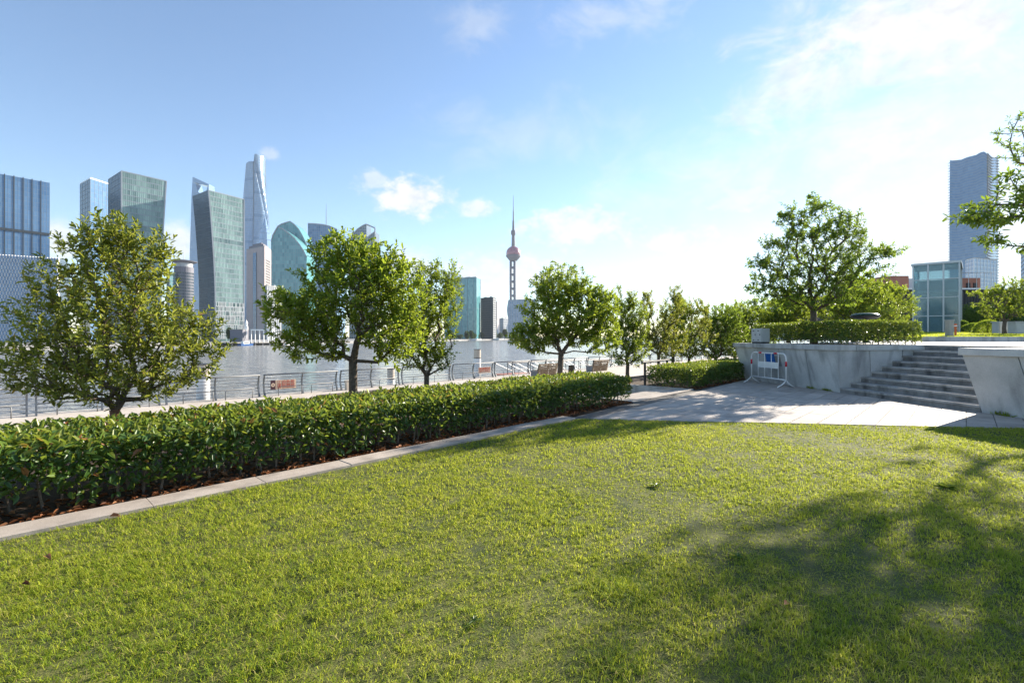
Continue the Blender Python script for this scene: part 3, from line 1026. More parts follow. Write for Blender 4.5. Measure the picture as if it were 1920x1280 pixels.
# the tree whose branches hang into the picture on the right, its trunk outside the frame
tree('overhanging_tree', 'leafy branches hanging into the top right from a tree beyond the frame', (12.05, 9.29, TER_Z - .02), 1.5,
     [(-3.0, -.1, 2.55, .62, .4, .28, 30), (-2.5, -.1, 2.75, .5, .4, .35, 22), (-2.7, 0, 2.1, .3, .4, .16, 7), (-2.35, 0, 3.35, .35, .3, .12, 6), (-2.2, 0, 1.95, .2, .3, .08, 3),
      (-1.2, 0, 2.9, .8, .9, .5, 50), (.2, 0, 3.3, 1.8, 1.8, 1.1, 130), (.3, .2, 4.4, 1.5, 1.4, .8, 70), (1.2, .2, 2.6, 1.3, 1.4, .7, 50), (-.6, -1.2, 3.2, 1.2, 1.0, .8, 50)],
     0.125, 9, 51, 'leaf_cherry', 0.085, single=300, bal=0.3, droop=.35, width=.40, dense=1.3, leafy_=1.35)


tree('overhanging_tree', 'high twig tips at the top right edge, above the lower hanging branches', (17.6, 14.8, TER_Z - .02), 3.0,
     [(-.3, .5, 6.9, 1.7, 1.5, .8, 75), (.3, .3, 5.4, 1.9, 1.6, 1.1, 60), (-1.6, .4, 6.0, .5, .5, .3, 10), (1.2, .2, 6.4, 1.4, 1.3, .9, 30)],
     0.13, 9, 52, 'leaf_cherry', 0.10, bal=0.3, droop=.3, width=.4, dense=1.3, leafy_=1.3)


# ------------------------------------------------------------------ kerb, plaza, steps, walls
def clip_poly(poly, a, b):
    """keep the part of poly left of a->b"""
    out = []
    n = len(poly)
    def side(p): return (b[0] - a[0]) * (p[1] - a[1]) - (b[1] - a[1]) * (p[0] - a[0])
    for i in range(n):
        p, q = poly[i], poly[(i + 1) % n]
        sp, sq = side(p), side(q)
        if sp >= 0: out.append(p)
        if sp * sq < 0:
            t = sp / (sp - sq)
            out.append((p[0] + (q[0] - p[0]) * t, p[1] + (q[1] - p[1]) * t))
    return out


def poly_area(p):
    return 0.5 * sum(p[i][0] * p[(i + 1) % len(p)][1] - p[(i + 1) % len(p)][0] * p[i][1] for i in range(len(p)))


def kerb():
    base = MB().box(-6, 7.72, 5.56, 5.88, -0.1, -0.006, U)
    k = struct(base.build('kerb', M['joint']))
    u = -6.0
    while u < 7.70:
        u1 = min(u + 1.0, 7.72)
        MB().box(u + .0015, u1 - .0015, 5.55, 5.86, -0.05, 0.022 + random.uniform(-.003, .003), U).build('kerb_stone', M['kerb'], k, bevel=0.004)
        u = u1


kerb()


def plaza():
    A1 = (LA.x, LA.y); B1 = (LB.x, LB.y)
    P1 = [A1, B1, S(.12, -1.9)[:2], S(.12, 8.1)[:2], U(19.2, 5.99)[:2], U(10.0, 5.9)[:2], U(7.75, 5.72)[:2]]
    P2 = [U(10.66, 5.95)[:2], U(10.66, 6.85)[:2], U(14.38, 6.85)[:2], U(14.38, 6.0)[:2]][::-1]
    sh = MB().prism(P1, -0.2, -0.012)
    sh.prism(P2, -0.2, -0.0125)
    pl = struct(sh.build('plaza', M['joint']))
    su, sv = 0.80, 0.40
    cnt = 0
    for (poly, fr, rng_a, rng_b) in ((P1, U, (4.0, 20.5), (-4.4, 6.4)), (P2, U, (10.2, 15), (5.6, 7.2))):
        if poly_area(poly) < 0: poly = poly[::-1]
        b = rng_b[0]; row = 0
        while b < rng_b[1]:
            a = rng_a[0] + (0.0 if row % 2 else su / 2)
            while a < rng_a[1]:
                g = 0.006
                q = [fr(a + g, b + g)[:2], fr(a + su - g, b + g)[:2], fr(a + su - g, b + sv - g)[:2], fr(a + g, b + sv - g)[:2]]
                if poly_area(q) < 0: q = q[::-1]
                for i in range(len(poly)):
                    q = clip_poly(q, poly[i], poly[(i + 1) % len(poly)])
                    if len(q) < 3: break
                if len(q) >= 3 and abs(poly_area(q)) > 0.004:
                    MB().prism(q, -0.05, 0.004 + random.uniform(-.0015, .0015)).build('paving_slab', M['paver'], pl)
                    cnt += 1
                a += su
            b += sv; row += 1
    print('slabs', cnt)


plaza()


def river_steps():
    root = thing('river_steps', U(12.5, 8.2, PROM_Z), 'stone steps descending towards the river between the two hedges', 'steps')
    for k in range(9):
        z1 = -0.162 * (k + 1) + 0.0
        if z1 < PROM_Z - .02: break
        v0 = 6.86 + 0.34 * k
        MB().box(10.74, 14.30, v0, v0 + 0.38, PROM_Z + .001, z1, U).build('step', M['step'], root, bevel=.006)
    for u0, u1 in ((10.66, 10.735), (14.305, 14.40)):
        MB().box(u0, u1, 6.0, 9.85, PROM_Z + .002, 0.02, U).build('side_wall', M['granite'], root, bevel=.006)
    h = thing('handrail', U(15.4, 7.72, -0.02), 'dark metal handrail behind the short hedge, left end at the river steps', 'handrail')
    MB().tube([U(14.45, 7.72, 0.76), U(16.4, 7.72, 0.78)], .035, 8).build('rail', M['dark'], h)
    for u in (14.62, 16.25):
        MB().tube([U(u, 7.72, -0.03), U(u, 7.72, 0.755)], .04, 8).build('post', M['dark'], h)


river_steps()


def bil(c00, c10, c01, c11):
    c00, c10, c01, c11 = map(np.array, (c00, c10, c01, c11))
    return lambda a, b: c00 * (1 - a) * (1 - b) + c10 * a * (1 - b) + c01 * (1 - a) * b + c11 * a * b


def slab_between(f, a0, a1, b0, b1, nrm, th, g=0.009):
    """a stone slab on the surface f between the parameters, thickness th along -nrm"""
    n = np.array(nrm)
    L = np.linalg.norm(f(1, 0) - f(0, 0)); ga = g / L
    c = [f(a0 + ga, b0), f(a1 - ga, b0), f(a1 - ga, b1), f(a0 + ga, b1)]
    d = [p - n * th for p in c]
    mb = MB()
    mb.add(list(c) + list(d), [(0, 1, 2, 3), (7, 6, 5, 4), (4, 5, 1, 0), (5, 6, 2, 1), (6, 7, 3, 2), (7, 4, 0, 3)])
    return mb


CAP = 0.15
LEAN, LEAN_T = 0.32, 0.18


def retaining_wall(root, faces, cap_poly_edges):
    for (c00, c10, c01, c11, nrm, npan) in faces:
        f = bil(c00, c10, c01, c11)
        for i in range(npan):
            a0, a1 = i / npan, (i + 1) / npan
            o = slab_between(f, a0, a1, 0, 1, nrm, 0.07).build('cladding_panel', M['granite'], root)
            bpy_fix(o)


def bpy_fix(o):
    bm = bmesh.new(); bm.from_mesh(o.data)
    bmesh.ops.recalc_face_normals(bm, faces=bm.faces[:])
    bmesh.ops.bevel(bm, geom=bm.edges[:], offset=0.004, segments=1, affect='EDGES')
    bm.to_mesh(o.data); bm.free()


def walls():
    sn = np.array([-0.990, -0.139, 0.23]); sn /= np.linalg.norm(sn)      # outward normal of the front faces (leaning out)
    zc = TER_Z - CAP
    k = zc / TER_Z
    # wall left of the stairs
    w1 = thing('retaining_wall', S(1.2, 6, 0), 'grey granite wall leaning outwards, left of the stairs, barrier in front', 'wall')
    tn = np.array([0.139, -0.990, 0.13]); tn /= np.linalg.norm(tn)
    retaining_wall(w1, [
        (S(0, 8.16, .0), S(0, 3.65, .0), S(-LEAN * k, 8.30, zc), S(-LEAN * k, 3.65 - LEAN_T * k, zc), np.array([-0.99, -0.139, 0]), 4),
        (S(0.0, 3.65, .0), S(2.9, 3.65, .0), S(-LEAN * k, 3.65 - LEAN_T * k, zc), S(2.9, 3.65 - LEAN_T * k, zc), np.array([0.139, -0.990, 0]), 3),
        (S(2.9, 8.16, .0), S(0, 8.16, .0), S(2.9, 8.30, zc), S(-LEAN * k, 8.30, zc), np.array([-.139, 0.990, 0]), 2)], None)
    # dark core just behind the panels
    core = MB().hexa([S(.08, 3.74, -.1), S(2.9, 3.74, -.1), S(2.9, 8.08, -.1), S(.08, 8.08, -.1),
                      S(-LEAN * k + .075, 3.74 - LEAN_T * k, zc), S(2.9, 3.74 - LEAN_T * k, zc), S(2.9, 8.22, zc), S(-LEAN * k + .075, 8.22, zc)])
    bpy_norm(core.build('core', M['core'], w1))
    soil = MB().box(.3, 2.9, 3.9, 8.1, zc - .02, TER_Z - .02, S).build('planter_soil', M['soil'], w1)
    # coping stones: a ring of slabs on top
    ov = 0.035
    def coping(root, s0, s1, t0, t1, n, along):
        for i in range(n):
            f0, f1 = i / n, (i + 1) / n
            if along == 't':
                a, b = t0 + (t1 - t0) * f0, t0 + (t1 - t0) * f1
                mb = MB().box(s0, s1, a + .004, b - .004, zc, TER_Z, S)
            else:
                a, b = s0 + (s1 - s0) * f0, s0 + (s1 - s0) * f1
                mb = MB().box(a + .004, b - .004, t0, t1, zc, TER_Z, S)
            mb.build('coping_stone', M['coping'], root, bevel=.008)
    coping(w1, -LEAN - ov, .30, 3.65 - LEAN_T - ov, 8.33, 3, 't')
    coping(w1, .305, 2.9, 3.65 - LEAN_T - ov, 3.86, 2, 's')
    # wall right of the stairs
    w2 = thing('retaining_wall', S(1.2, -4, 0), 'grey granite wall leaning outwards at the right edge, right of the stairs', 'wall')
    retaining_wall(w2, [
        (S(0, 0, .0), S(0, -8, .0), S(-LEAN * k, .16, zc), S(-LEAN * k, -8, zc), np.array([-0.99, -0.139, 0]), 8),
        (S(2.9, 0, 0), S(0, 0, 0), S(2.9, .16, zc), S(-LEAN * k, .16, zc), np.array([-.139, 0.990, 0]), 3)], None)
    core = MB().hexa([S(.08, -8, -.1), S(2.9, -8, -.1), S(2.9, -.09, -.1), S(.08, -.09, -.1),
                      S(-LEAN * k + .075, -8, zc), S(2.9, -8, zc), S(2.9, .07, zc), S(-LEAN * k + .075, .07, zc)])
    bpy_norm(core.build('core', M['core'], w2))
    coping(w2, -LEAN - ov, .30, -8, .19, 5, 't')
    MB().box(.305, 2.9, -8, .19, zc, TER_Z - .004, S).build('top_paving', M['terrace'], w2)
    # stairs
    st = thing('stone_stairs', S(1.3, 1.8, 0), 'worn granite staircase of nine steps between the two leaning walls', 'stairs')
    rise = TER_Z / 9
    tread = 0.318
    for i in range(9):
        z1 = rise * (i + 1)
        s0 = -0.03 + tread * i
        cuts = [0.0, 1.25 + random.uniform(-.35, .2), 2.45 + random.uniform(-.3, .4), 3.65]
        for a, b in zip(cuts[:-1], cuts[1:]):
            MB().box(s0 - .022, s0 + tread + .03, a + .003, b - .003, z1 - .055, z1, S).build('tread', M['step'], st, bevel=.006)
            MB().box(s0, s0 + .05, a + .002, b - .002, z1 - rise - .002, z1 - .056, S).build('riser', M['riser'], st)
    MB().hexa([S(.03, .02, -.1), S(2.9, .02, -.1), S(2.9, 3.63, -.1), S(.03, 3.63, -.1),
               S(2.55, .02, TER_Z - .16), S(2.9, .02, TER_Z - .16), S(2.9, 3.63, TER_Z - .16), S(2.55, 3.63, TER_Z - .16)]).build('core', M['core'], st)
    # terrace behind
    t = MB()
    c0 = S(2.905, 8.35)
    t.prism([S(2.905, -60)[:2], S(90, -60)[:2], S(90, 70)[:2], (c0[0] + ST_ * 75, c0[1] + CT_ * 75), c0[:2]], PROM_Z - .02, TER_Z - .003)
    struct(t.build('terrace', M['terrace']))


def bpy_norm(o):
    bm = bmesh.new(); bm.from_mesh(o.data)
    bmesh.ops.recalc_face_normals(bm, faces=bm.faces[:])
    bm.to_mesh(o.data); bm.free()


walls()


# ------------------------------------------------------------------ small things near the stairs
def barrier():
    t0, t1, s = 5.08, 6.80, -0.62
    root = thing('crowd_barrier', S(s, 5.9, 0), 'white tubular steel crowd barrier with red reflectors in front of the granite wall', 'barrier')
    def p(t, z, ds=0.0): return S(s + ds, t, z)
    r = 0.022
    arc = []
    R = .16
    for k in range(7):
        a = PI / 2 * k / 6
        arc.append((t0 + R - R * math.cos(a), 1.06 - R + R * math.sin(a)))
    pts = [(t0, 0.20)] + arc + [(t1 - (a - t0), z) for a, z in arc[::-1]] + [(t1, 0.20)]
    MB().tube([p(a, z) for a, z in pts], r, 8).build('frame', M['white'], root, smooth=True)
    MB().tube([p(t0, .24), p(t1, .24)], r * .9, 8).build('bottom_rail', M['white'], root, smooth=True)
    for i in range(4):
        t = t0 + .36 + i * (t1 - t0 - .72) / 3
        MB().tube([p(t, .24), p(t, 1.06)], .012, 8).build('bar', M['white'], root, smooth=True)
    MB().box(s - .006, s + .006, t0 + .35, t1 - .35, .57, .77, S).build('panel', M['white'], root)
    for t in (t0, t1):
        MB().tube([p(t, .66), p(t, .82)], r * 1.35, 8).build('reflector', M['red'], root, smooth=True)
        for sg in (-1, 1):
            MB().tube([p(t, .24), p(t, .16, sg * .06), p(t, .09, sg * .15), p(t, .015, sg * .30)], .017, 8).build('foot', M['white'], root, smooth=True)
    for t in (t0 + .48, t1 - .48):
        MB().tube([p(t - .075, 1.06), p(t + .075, 1.06)], r * 1.35, 8).build('reflector', M['red'], root, smooth=True)


barrier()


def wall_sign():
    # a blue notice and its grey neighbour fixed to the wall behind the barrier
    k0, k1 = .62 / TER_Z, 1.02 / TER_Z
    root = thing('wall_notice', S(-.22, 6.38, .62), 'blue notice board fixed to the granite wall behind the barrier', 'sign')
    def pt(t, z, d): return S(-LEAN * z / TER_Z - d, t, z)
    for (ta, tb, m, nm) in ((6.16, 6.60, 'blue', 'plate'),):
        MB().hexa([pt(ta, .60, .02), pt(tb, .60, .02), pt(tb, .60, .004), pt(ta, .60, .004), pt(ta, 1.02, .02), pt(tb, 1.02, .02), pt(tb, 1.02, .004), pt(ta, 1.02, .004)]).build(nm, M[m], root)
    g = thing('wall_notice', S(-.22, 6.0, .62), 'small dark grey plate on the granite wall right of the blue notice', 'sign')
    MB().hexa([pt(5.88, .62, .018), pt(6.14, .62, .018), pt(6.14, .62, .004), pt(5.88, .62, .004), pt(5.88, .95, .018), pt(6.14, .95, .018), pt(6.14, .95, .004), pt(5.88, .95, .004)]).build('plate', M['greysign'], g)


wall_sign()


def cabinet():
    root = thing('electrical_cabinet', S(.05, 7.35, TER_Z), 'pale grey two-door electrical cabinet on the wall top left of the hedge', 'cabinet')
    MB().box(-.10, .24, 7.02, 7.56, TER_Z + .05, TER_Z + .53, S).build('body', M['cabinet'], root, bevel=.01)
    MB().box(-.09, .23, 7.03, 7.55, TER_Z + .001, TER_Z + .05, S).build('plinth', M['dark'], root)
    for a, b in ((7.035, 7.285), (7.295, 7.545)):
        d = MB().box(-.115, -.101, a, b, TER_Z + .07, TER_Z + .51, S).build('door', M['cabinet'], root, bevel=.003)
        for z in (.12, .45):
            MB().box(-.122, -.1155, (a + b) / 2 - .035, (a + b) / 2 + .035, TER_Z + z - .015, TER_Z + z + .015, S).build('vent', M['dark'], d)
        MB().box(-.126, -.1155, a + .02, a + .045, TER_Z + .28, TER_Z + .34, S).build('lock', M['dark'], d)


cabinet()


def dome():  # unidentified dark green dome; the post below it is unseen
    Yd = 18.3
    x = PX(1622, Yd)
    root = thing('green_dome', (x, Yd, TER_Z), 'dark green flattened dome on a post, showing above the wall hedge', 'lamp')
    z = HZ(598, Yd)
    MB().lathe([(.30, z), (.44, z + .05), (.49, z + .10), (.46, z + .13)], x, Yd, 20).build('bowl', M['dark'], root, smooth=True)
    MB().lathe([(.475, z + .131), (.44, z + .17), (.33, z + .215), (.12, z + .235), (.01, z + .237)], x, Yd, 20).build('lid', M['greendome'], root, smooth=True)
    MB().tube([(x, Yd, TER_Z), (x, Yd, z + .01)], .09, 10).build('post', M['dark'], root)


dome()


# ------------------------------------------------------------------ promenade: railing, benches, piles, signs
RV = 26.2


def text_mesh(body, size, m, parent, origin, ex, ez, name='lettering', depth=0.004):
    """lettering as mesh, laid out from origin along ex and ez"""
    cu = bpy.data.curves.new(name, 'FONT')
    cu.body = body
    cu.size = size
    cu.align_x = 'CENTER'; cu.align_y = 'CENTER'
    cu.extrude = depth
    cu.resolution_u = 2
    tmp = bpy.data.objects.new(name, cu)
    link(tmp)
    bpy.context.view_layer.update()
    me = bpy.data.meshes.new_from_object(tmp.evaluated_get(bpy.context.evaluated_depsgraph_get()))
    bpy.data.objects.remove(tmp)
    ex, ez, o = Vector(ex), Vector(ez), Vector(origin)
    ny = ex.cross(ez)
    off = WLOC.get(parent, Vector((0, 0, 0)))
    for v in me.vertices:
        c = v.co.copy()
        v.co = o + ex * c.x + ez * c.y + ny * c.z - off
    ob = bpy.data.objects.new(name, me)
    return finish(ob, m, parent)


def railing():
    pitch = 4.17
    global ORDS
    ords = ORDS = ['first', 'second', 'third', 'fourth', 'fifth', 'sixth', 'seventh', 'eighth', 'ninth', 'tenth', 'eleventh', 'twelfth', 'thirteenth', 'fourteenth', 'fifteenth', 'sixteenth', 'seventeenth', 'eighteenth', 'nineteenth', 'twentieth']
    prof = [(0.02, 0.0, .085), (.10, .2, .062), (.17, .42, .05), (.20, .62, .045), (.17, .85, .042), (.08, 1.06, .038)]
    k = 0
    for i in range(-3, 16):
        u0, u1 = 9.25 + pitch * i + .13, 9.25 + pitch * (i + 1) - .13
        root = thing('railing_section', U((u0 + u1) / 2, RV, PROM_Z), f'grey steel river railing section with curved posts, {ords[k]} counted from the left', 'railing', 'river railing sections')
        k += 1
        for u in (u0, (u0 + u1) / 2, u1):
            mb = MB()
            n = len(prof)
            vs = []
            for (dv, z, w) in prof:
                for (du, dd) in ((-.03, -w), (.03, -w), (.03, w), (-.03, w)):
                    vs.append(U(u + du, RV - .08 + dv + dd, PROM_Z + z))
            fs = [(3, 2, 1, 0), tuple(4 * (n - 1) + j for j in range(4))]
            for a in range(n - 1):
                for j in range(4):
                    fs.append((4 * a + j, 4 * a + (j + 1) % 4, 4 * a + 4 + (j + 1) % 4, 4 * a + 4 + j))
            mb.add(vs, fs)
            mb.build('post', M['steel'], root)
        MB().tube([U(u0 - .05, RV, PROM_Z + 1.09), U(u1 + .05, RV, PROM_Z + 1.09)], .034, 8).build('top_rail', M['steel_light'], root, smooth=True)
        for z, r_ in ((.14, .012), (.29, .012), (.44, .022), (.60, .012), (.75, .012), (.91, .012)):
            dv = np.interp(z, [p[1] for p in prof], [p[0] for p in prof])
            MB().tube([U(u0, RV - .08 + dv, PROM_Z + z), U(u1, RV - .08 + dv, PROM_Z + z)], r_, 6).build('rail', M['steel_light'], root, smooth=True)
        for c in (.30, .74):
            uc = u0 + (u1 - u0) * c
            MB().tube([U(uc - .6, RV - .32, PROM_Z), U(uc - .6, RV - .32, PROM_Z + .42), U(uc - .54, RV - .32, PROM_Z + .46), U(uc + .54, RV - .32, PROM_Z + .46), U(uc + .6, RV - .32, PROM_Z + .42), U(uc + .6, RV - .32, PROM_Z)], .02, 6).build('low_hoop', M['steel_light'], root, smooth=True)
    # notices hung on the railing
    def notice(px0, px1, zlo, zhi, label, rows, panel):
        def uu(px):
            kk = (px - 960) / F
            Y = (RV - .24) / (-kk * CT_ + ST_)
            return kk * Y * ST_ + Y * CT_
        a, b = uu(px0), uu(px1)
        root = thing('railing_notice', U((a + b) / 2, RV - .24, PROM_Z + zlo), label, 'sign')
        board = MB().box(a, b, RV - .25, RV - .235, PROM_Z + zlo, PROM_Z + zhi, U).build('board', M['tan'], root)
        ex = Vector(U(1, 0)) - Vector(U(0, 0)); ez = Vector((0, 0, 1))
        x0 = a
        if panel:
            w = (b - a) * .19
            MB().box(a, a + w, RV - .262, RV - .251, PROM_Z + zlo - .01, PROM_Z + zhi + .01, U).build('emblem_panel', M['maroon'], root)
            c = Vector(U(a + w / 2, RV - .264, PROM_Z + (zlo + zhi) / 2))
            mb = MB()
            vs, fs = [], []
            for q in range(24):
                an = 2 * PI * q / 24
                for rr in (.035, .095):
                    pnt = c + ex * rr * math.cos(an) + ez * rr * math.sin(an)
                    vs.append(tuple(pnt))
            for q in range(24):
                fs.append((2 * q, 2 * q + 1, (2 * q + 3) % 48, (2 * q + 2) % 48))
            mb.add(vs, fs).build('emblem_ring', M['tan'], root)
            x0 = a + w
        h = zhi - zlo
        for j, row in enumerate(rows):
            zc = PROM_Z + zhi - h * (.28 + .44 * j)
            n = len(row)
            for i_, ch in enumerate(row):
                uc = x0 + (b - x0) * (i_ + .8) / (n + .6)
                text_mesh(ch, min(.19 * h / .40, 1.0), M['redtext'], root, U(uc, RV - .256, zc), ex, ez)
    notice(507, 555, .34, .80, 'tan notice with red lettering and a dark emblem panel on the railing', ('江边危险', '请勿翻越'), True)
    notice(897, 920, .38, .80, 'tan notice with two rows of small lettering on the railing before the white pile', ('请勿攀爬栏杆', '注意人身安全'), False)
    # tan junction box next to a post pair
    c = U(13.75, RV - .35, PROM_Z)
    jb = thing('junction_box', c, 'small tan metal box standing on the promenade by the railing', 'box')
    MB().box(13.62, 14.0, RV - .5, RV - .28, PROM_Z, PROM_Z + .52, U).build('body', M['piletan'], jb, bevel=.01)
    MB().box(13.60, 14.02, RV - .52, RV - .26, PROM_Z + .521, PROM_Z + .55, U).build('lid', M['piletan'], jb)


railing()


def piles():
    for (px, v, w, top, lab) in ((381, 27.6, .29, .25, 'white mooring pile in the river left of the broad tree'),
                                 (733, 28.2, .24, -.55, 'short white mooring pile behind the railing at the broad tree'),
                                 (895, 28.0, .275, .62, 'white mooring pile with tan top standing in the open water')):
        x, y = at_px(px, v)
        root = thing('mooring_pile', (x, y, WATER_Z - 2), lab, 'pile', 'mooring piles along the quay')
        MB().lathe([(w, WATER_Z - 2), (w, top - .72)], x, y, 20).build('shaft', M['pile'], root)
        MB().lathe([(w * 1.03, top - .72), (w * 1.03, top - .66)], x, y, 20).build('band', M['dark'], root)
        MB().lathe([(w, top - .66), (w, top - .04)], x, y, 20).build('head', M['piletan'], root)
        MB().lathe([(w * 1.04, top - .04), (w * 1.04, top)], x, y, 20).build('cap', M['dark'], root)


piles()


def long_bench(px0, px1, v, lab):
    def uu(px):
        kk = (px - 960) / F
        Y = v / (-kk * CT_ + ST_)
        return kk * Y * ST_ + Y * CT_
    a, b = uu(px0), uu(px1)
    z = PROM_Z
    root = thing('long_bench', U((a + b) / 2, v, z), lab, 'bench')
    MB().box(a, b, v - .25, v + .25, z + .20, z + .50, U).build('seat', M['darkwood'], root, bevel=.015)
    for u in (a + .35, (a + b) / 2, b - .35):
        MB().box(u - .12, u + .12, v - .2, v + .2, z, z + .199, U).build('leg', M['dark'], root)


long_bench(597, 723, 20.5, 'long dark timber bench on the promenade behind the broad tree')


def slat_bench(px0, px1, v, lab):
    def uu(px):
        kk = (px - 960) / F
        Y = v / (-kk * CT_ + ST_)
        return kk * Y * ST_ + Y * CT_
    a, b = uu(px0), uu(px1)
    z = PROM_Z
    root = thing('slatted_bench', U((a + b) / 2, v, z), lab, 'bench', 'slatted benches facing the river')
    n = 3
    for i in range(n):
        u = a + .05 + (b - a - .1) * i / (n - 1)
        m = MB()
        m.hexa([U(u - .05, v - .05, z), U(u + .05, v - .05, z), U(u + .05, v + .5, z), U(u - .05, v + .5, z),
                U(u - .05, v - .16, z + .45), U(u + .05, v - .16, z + .45), U(u + .05, v + .55, z + .45), U(u - .05, v + .55, z + .45)])
        m.hexa([U(u - .05, v - .16, z + .451), U(u + .05, v - .16, z + .451), U(u + .05, v - .04, z + .451), U(u - .05, v - .04, z + .451),
                U(u - .05, v - .30, z + 1.0), U(u + .05, v - .30, z + 1.0), U(u + .05, v - .22, z + 1.0), U(u - .05, v - .22, z + 1.0)])
        m.build('support', M['darkwood'], root)
    for k in range(7):
        zz = z + .06 + k * .135
        dv = np.interp(zz - z, [0, .45, 1.0], [-.05, -.16, -.30])
        MB().box(a, b, v + dv - .035, v + dv - .005, zz, zz + .11, U).build('slat', M['wood'], root)
    for k in range(4):
        MB().box(a, b, v - .02 + k * .14, v + .10 + k * .14, z + .455, z + .49, U).build('seat_slat', M['wood'], root)
    MB().hexa([U(a - .06, v - .05, z), U(a - .02, v - .05, z), U(a - .02, v + .5, z), U(a - .06, v + .5, z),
               U(a - .06, v - .16, z + .5), U(a - .02, v - .16, z + .5), U(a - .02, v + .55, z + .5), U(a - .06, v + .55, z + .5)]).build('end_panel', M['steel_light'], root)


slat_bench(1006, 1041, 23.6, 'slatted wooden bench left of the round-crowned tree trunk')
slat_bench(1109, 1137, 23.8, 'slatted wooden bench right of the round-crowned tree trunk')
xb, yb = at_px(1071, 9.7)
bo = thing('timber_bollard', (xb, yb, -0.02), 'short dark timber post behind the hedge beside the round-crowned tree', 'bollard')
MB().lathe([(.10, -.02), (.10, .45), (.09, .62), (.07, .64)], xb, yb, 12).build('post', M['darkwood'], bo)


def gangway():
    root = thing('gangway', U(36, 28.6, WATER_Z), 'steel truss gangway with red deck over the water behind the benches', 'gangway')
    u0, u1, v0, v1 = 29.5, 50.0, 28.2, 29.8
    zd = lambda u: -1.62 - (u - u0) * .015
    MB().hexa([U(u0, v0, zd(u0) - .15), U(u1, v0, zd(u1) - .15), U(u1, v1, zd(u1) - .15), U(u0, v1, zd(u0) - .15),
               U(u0, v0, zd(u0)), U(u1, v0, zd(u1)), U(u1, v1, zd(u1)), U(u0, v1, zd(u0))]).build('deck', M['gangred'], root)
    for v in (v0, v1):
        MB().tube([U(u0, v, zd(u0) + 1.0), U(u1, v, zd(u1) + 1.0)], .045, 6).build('handrail', M['steel_light'], root)
        n = 8
        for i in range(n + 1):
            u = u0 + (u1 - u0) * i / n
            MB().tube([U(u, v, zd(u)), U(u, v, zd(u) + 1.0)], .04, 6).build('upright', M['steel'], root)
            if i < n:
                w = u0 + (u1 - u0) * (i + 1) / n
                MB().tube([U(u, v, zd(u) + .95), U(w, v, zd(w) + .05)], .03, 6).build('diagonal', M['steel'], root)
    for u in (u0 + 1, u1 - 1):
        MB().tube([U(u, 29, WATER_Z - 2), U(u, 29, zd(u) - .16)], .22, 12).build('pile', M['pile'], root)


gangway()


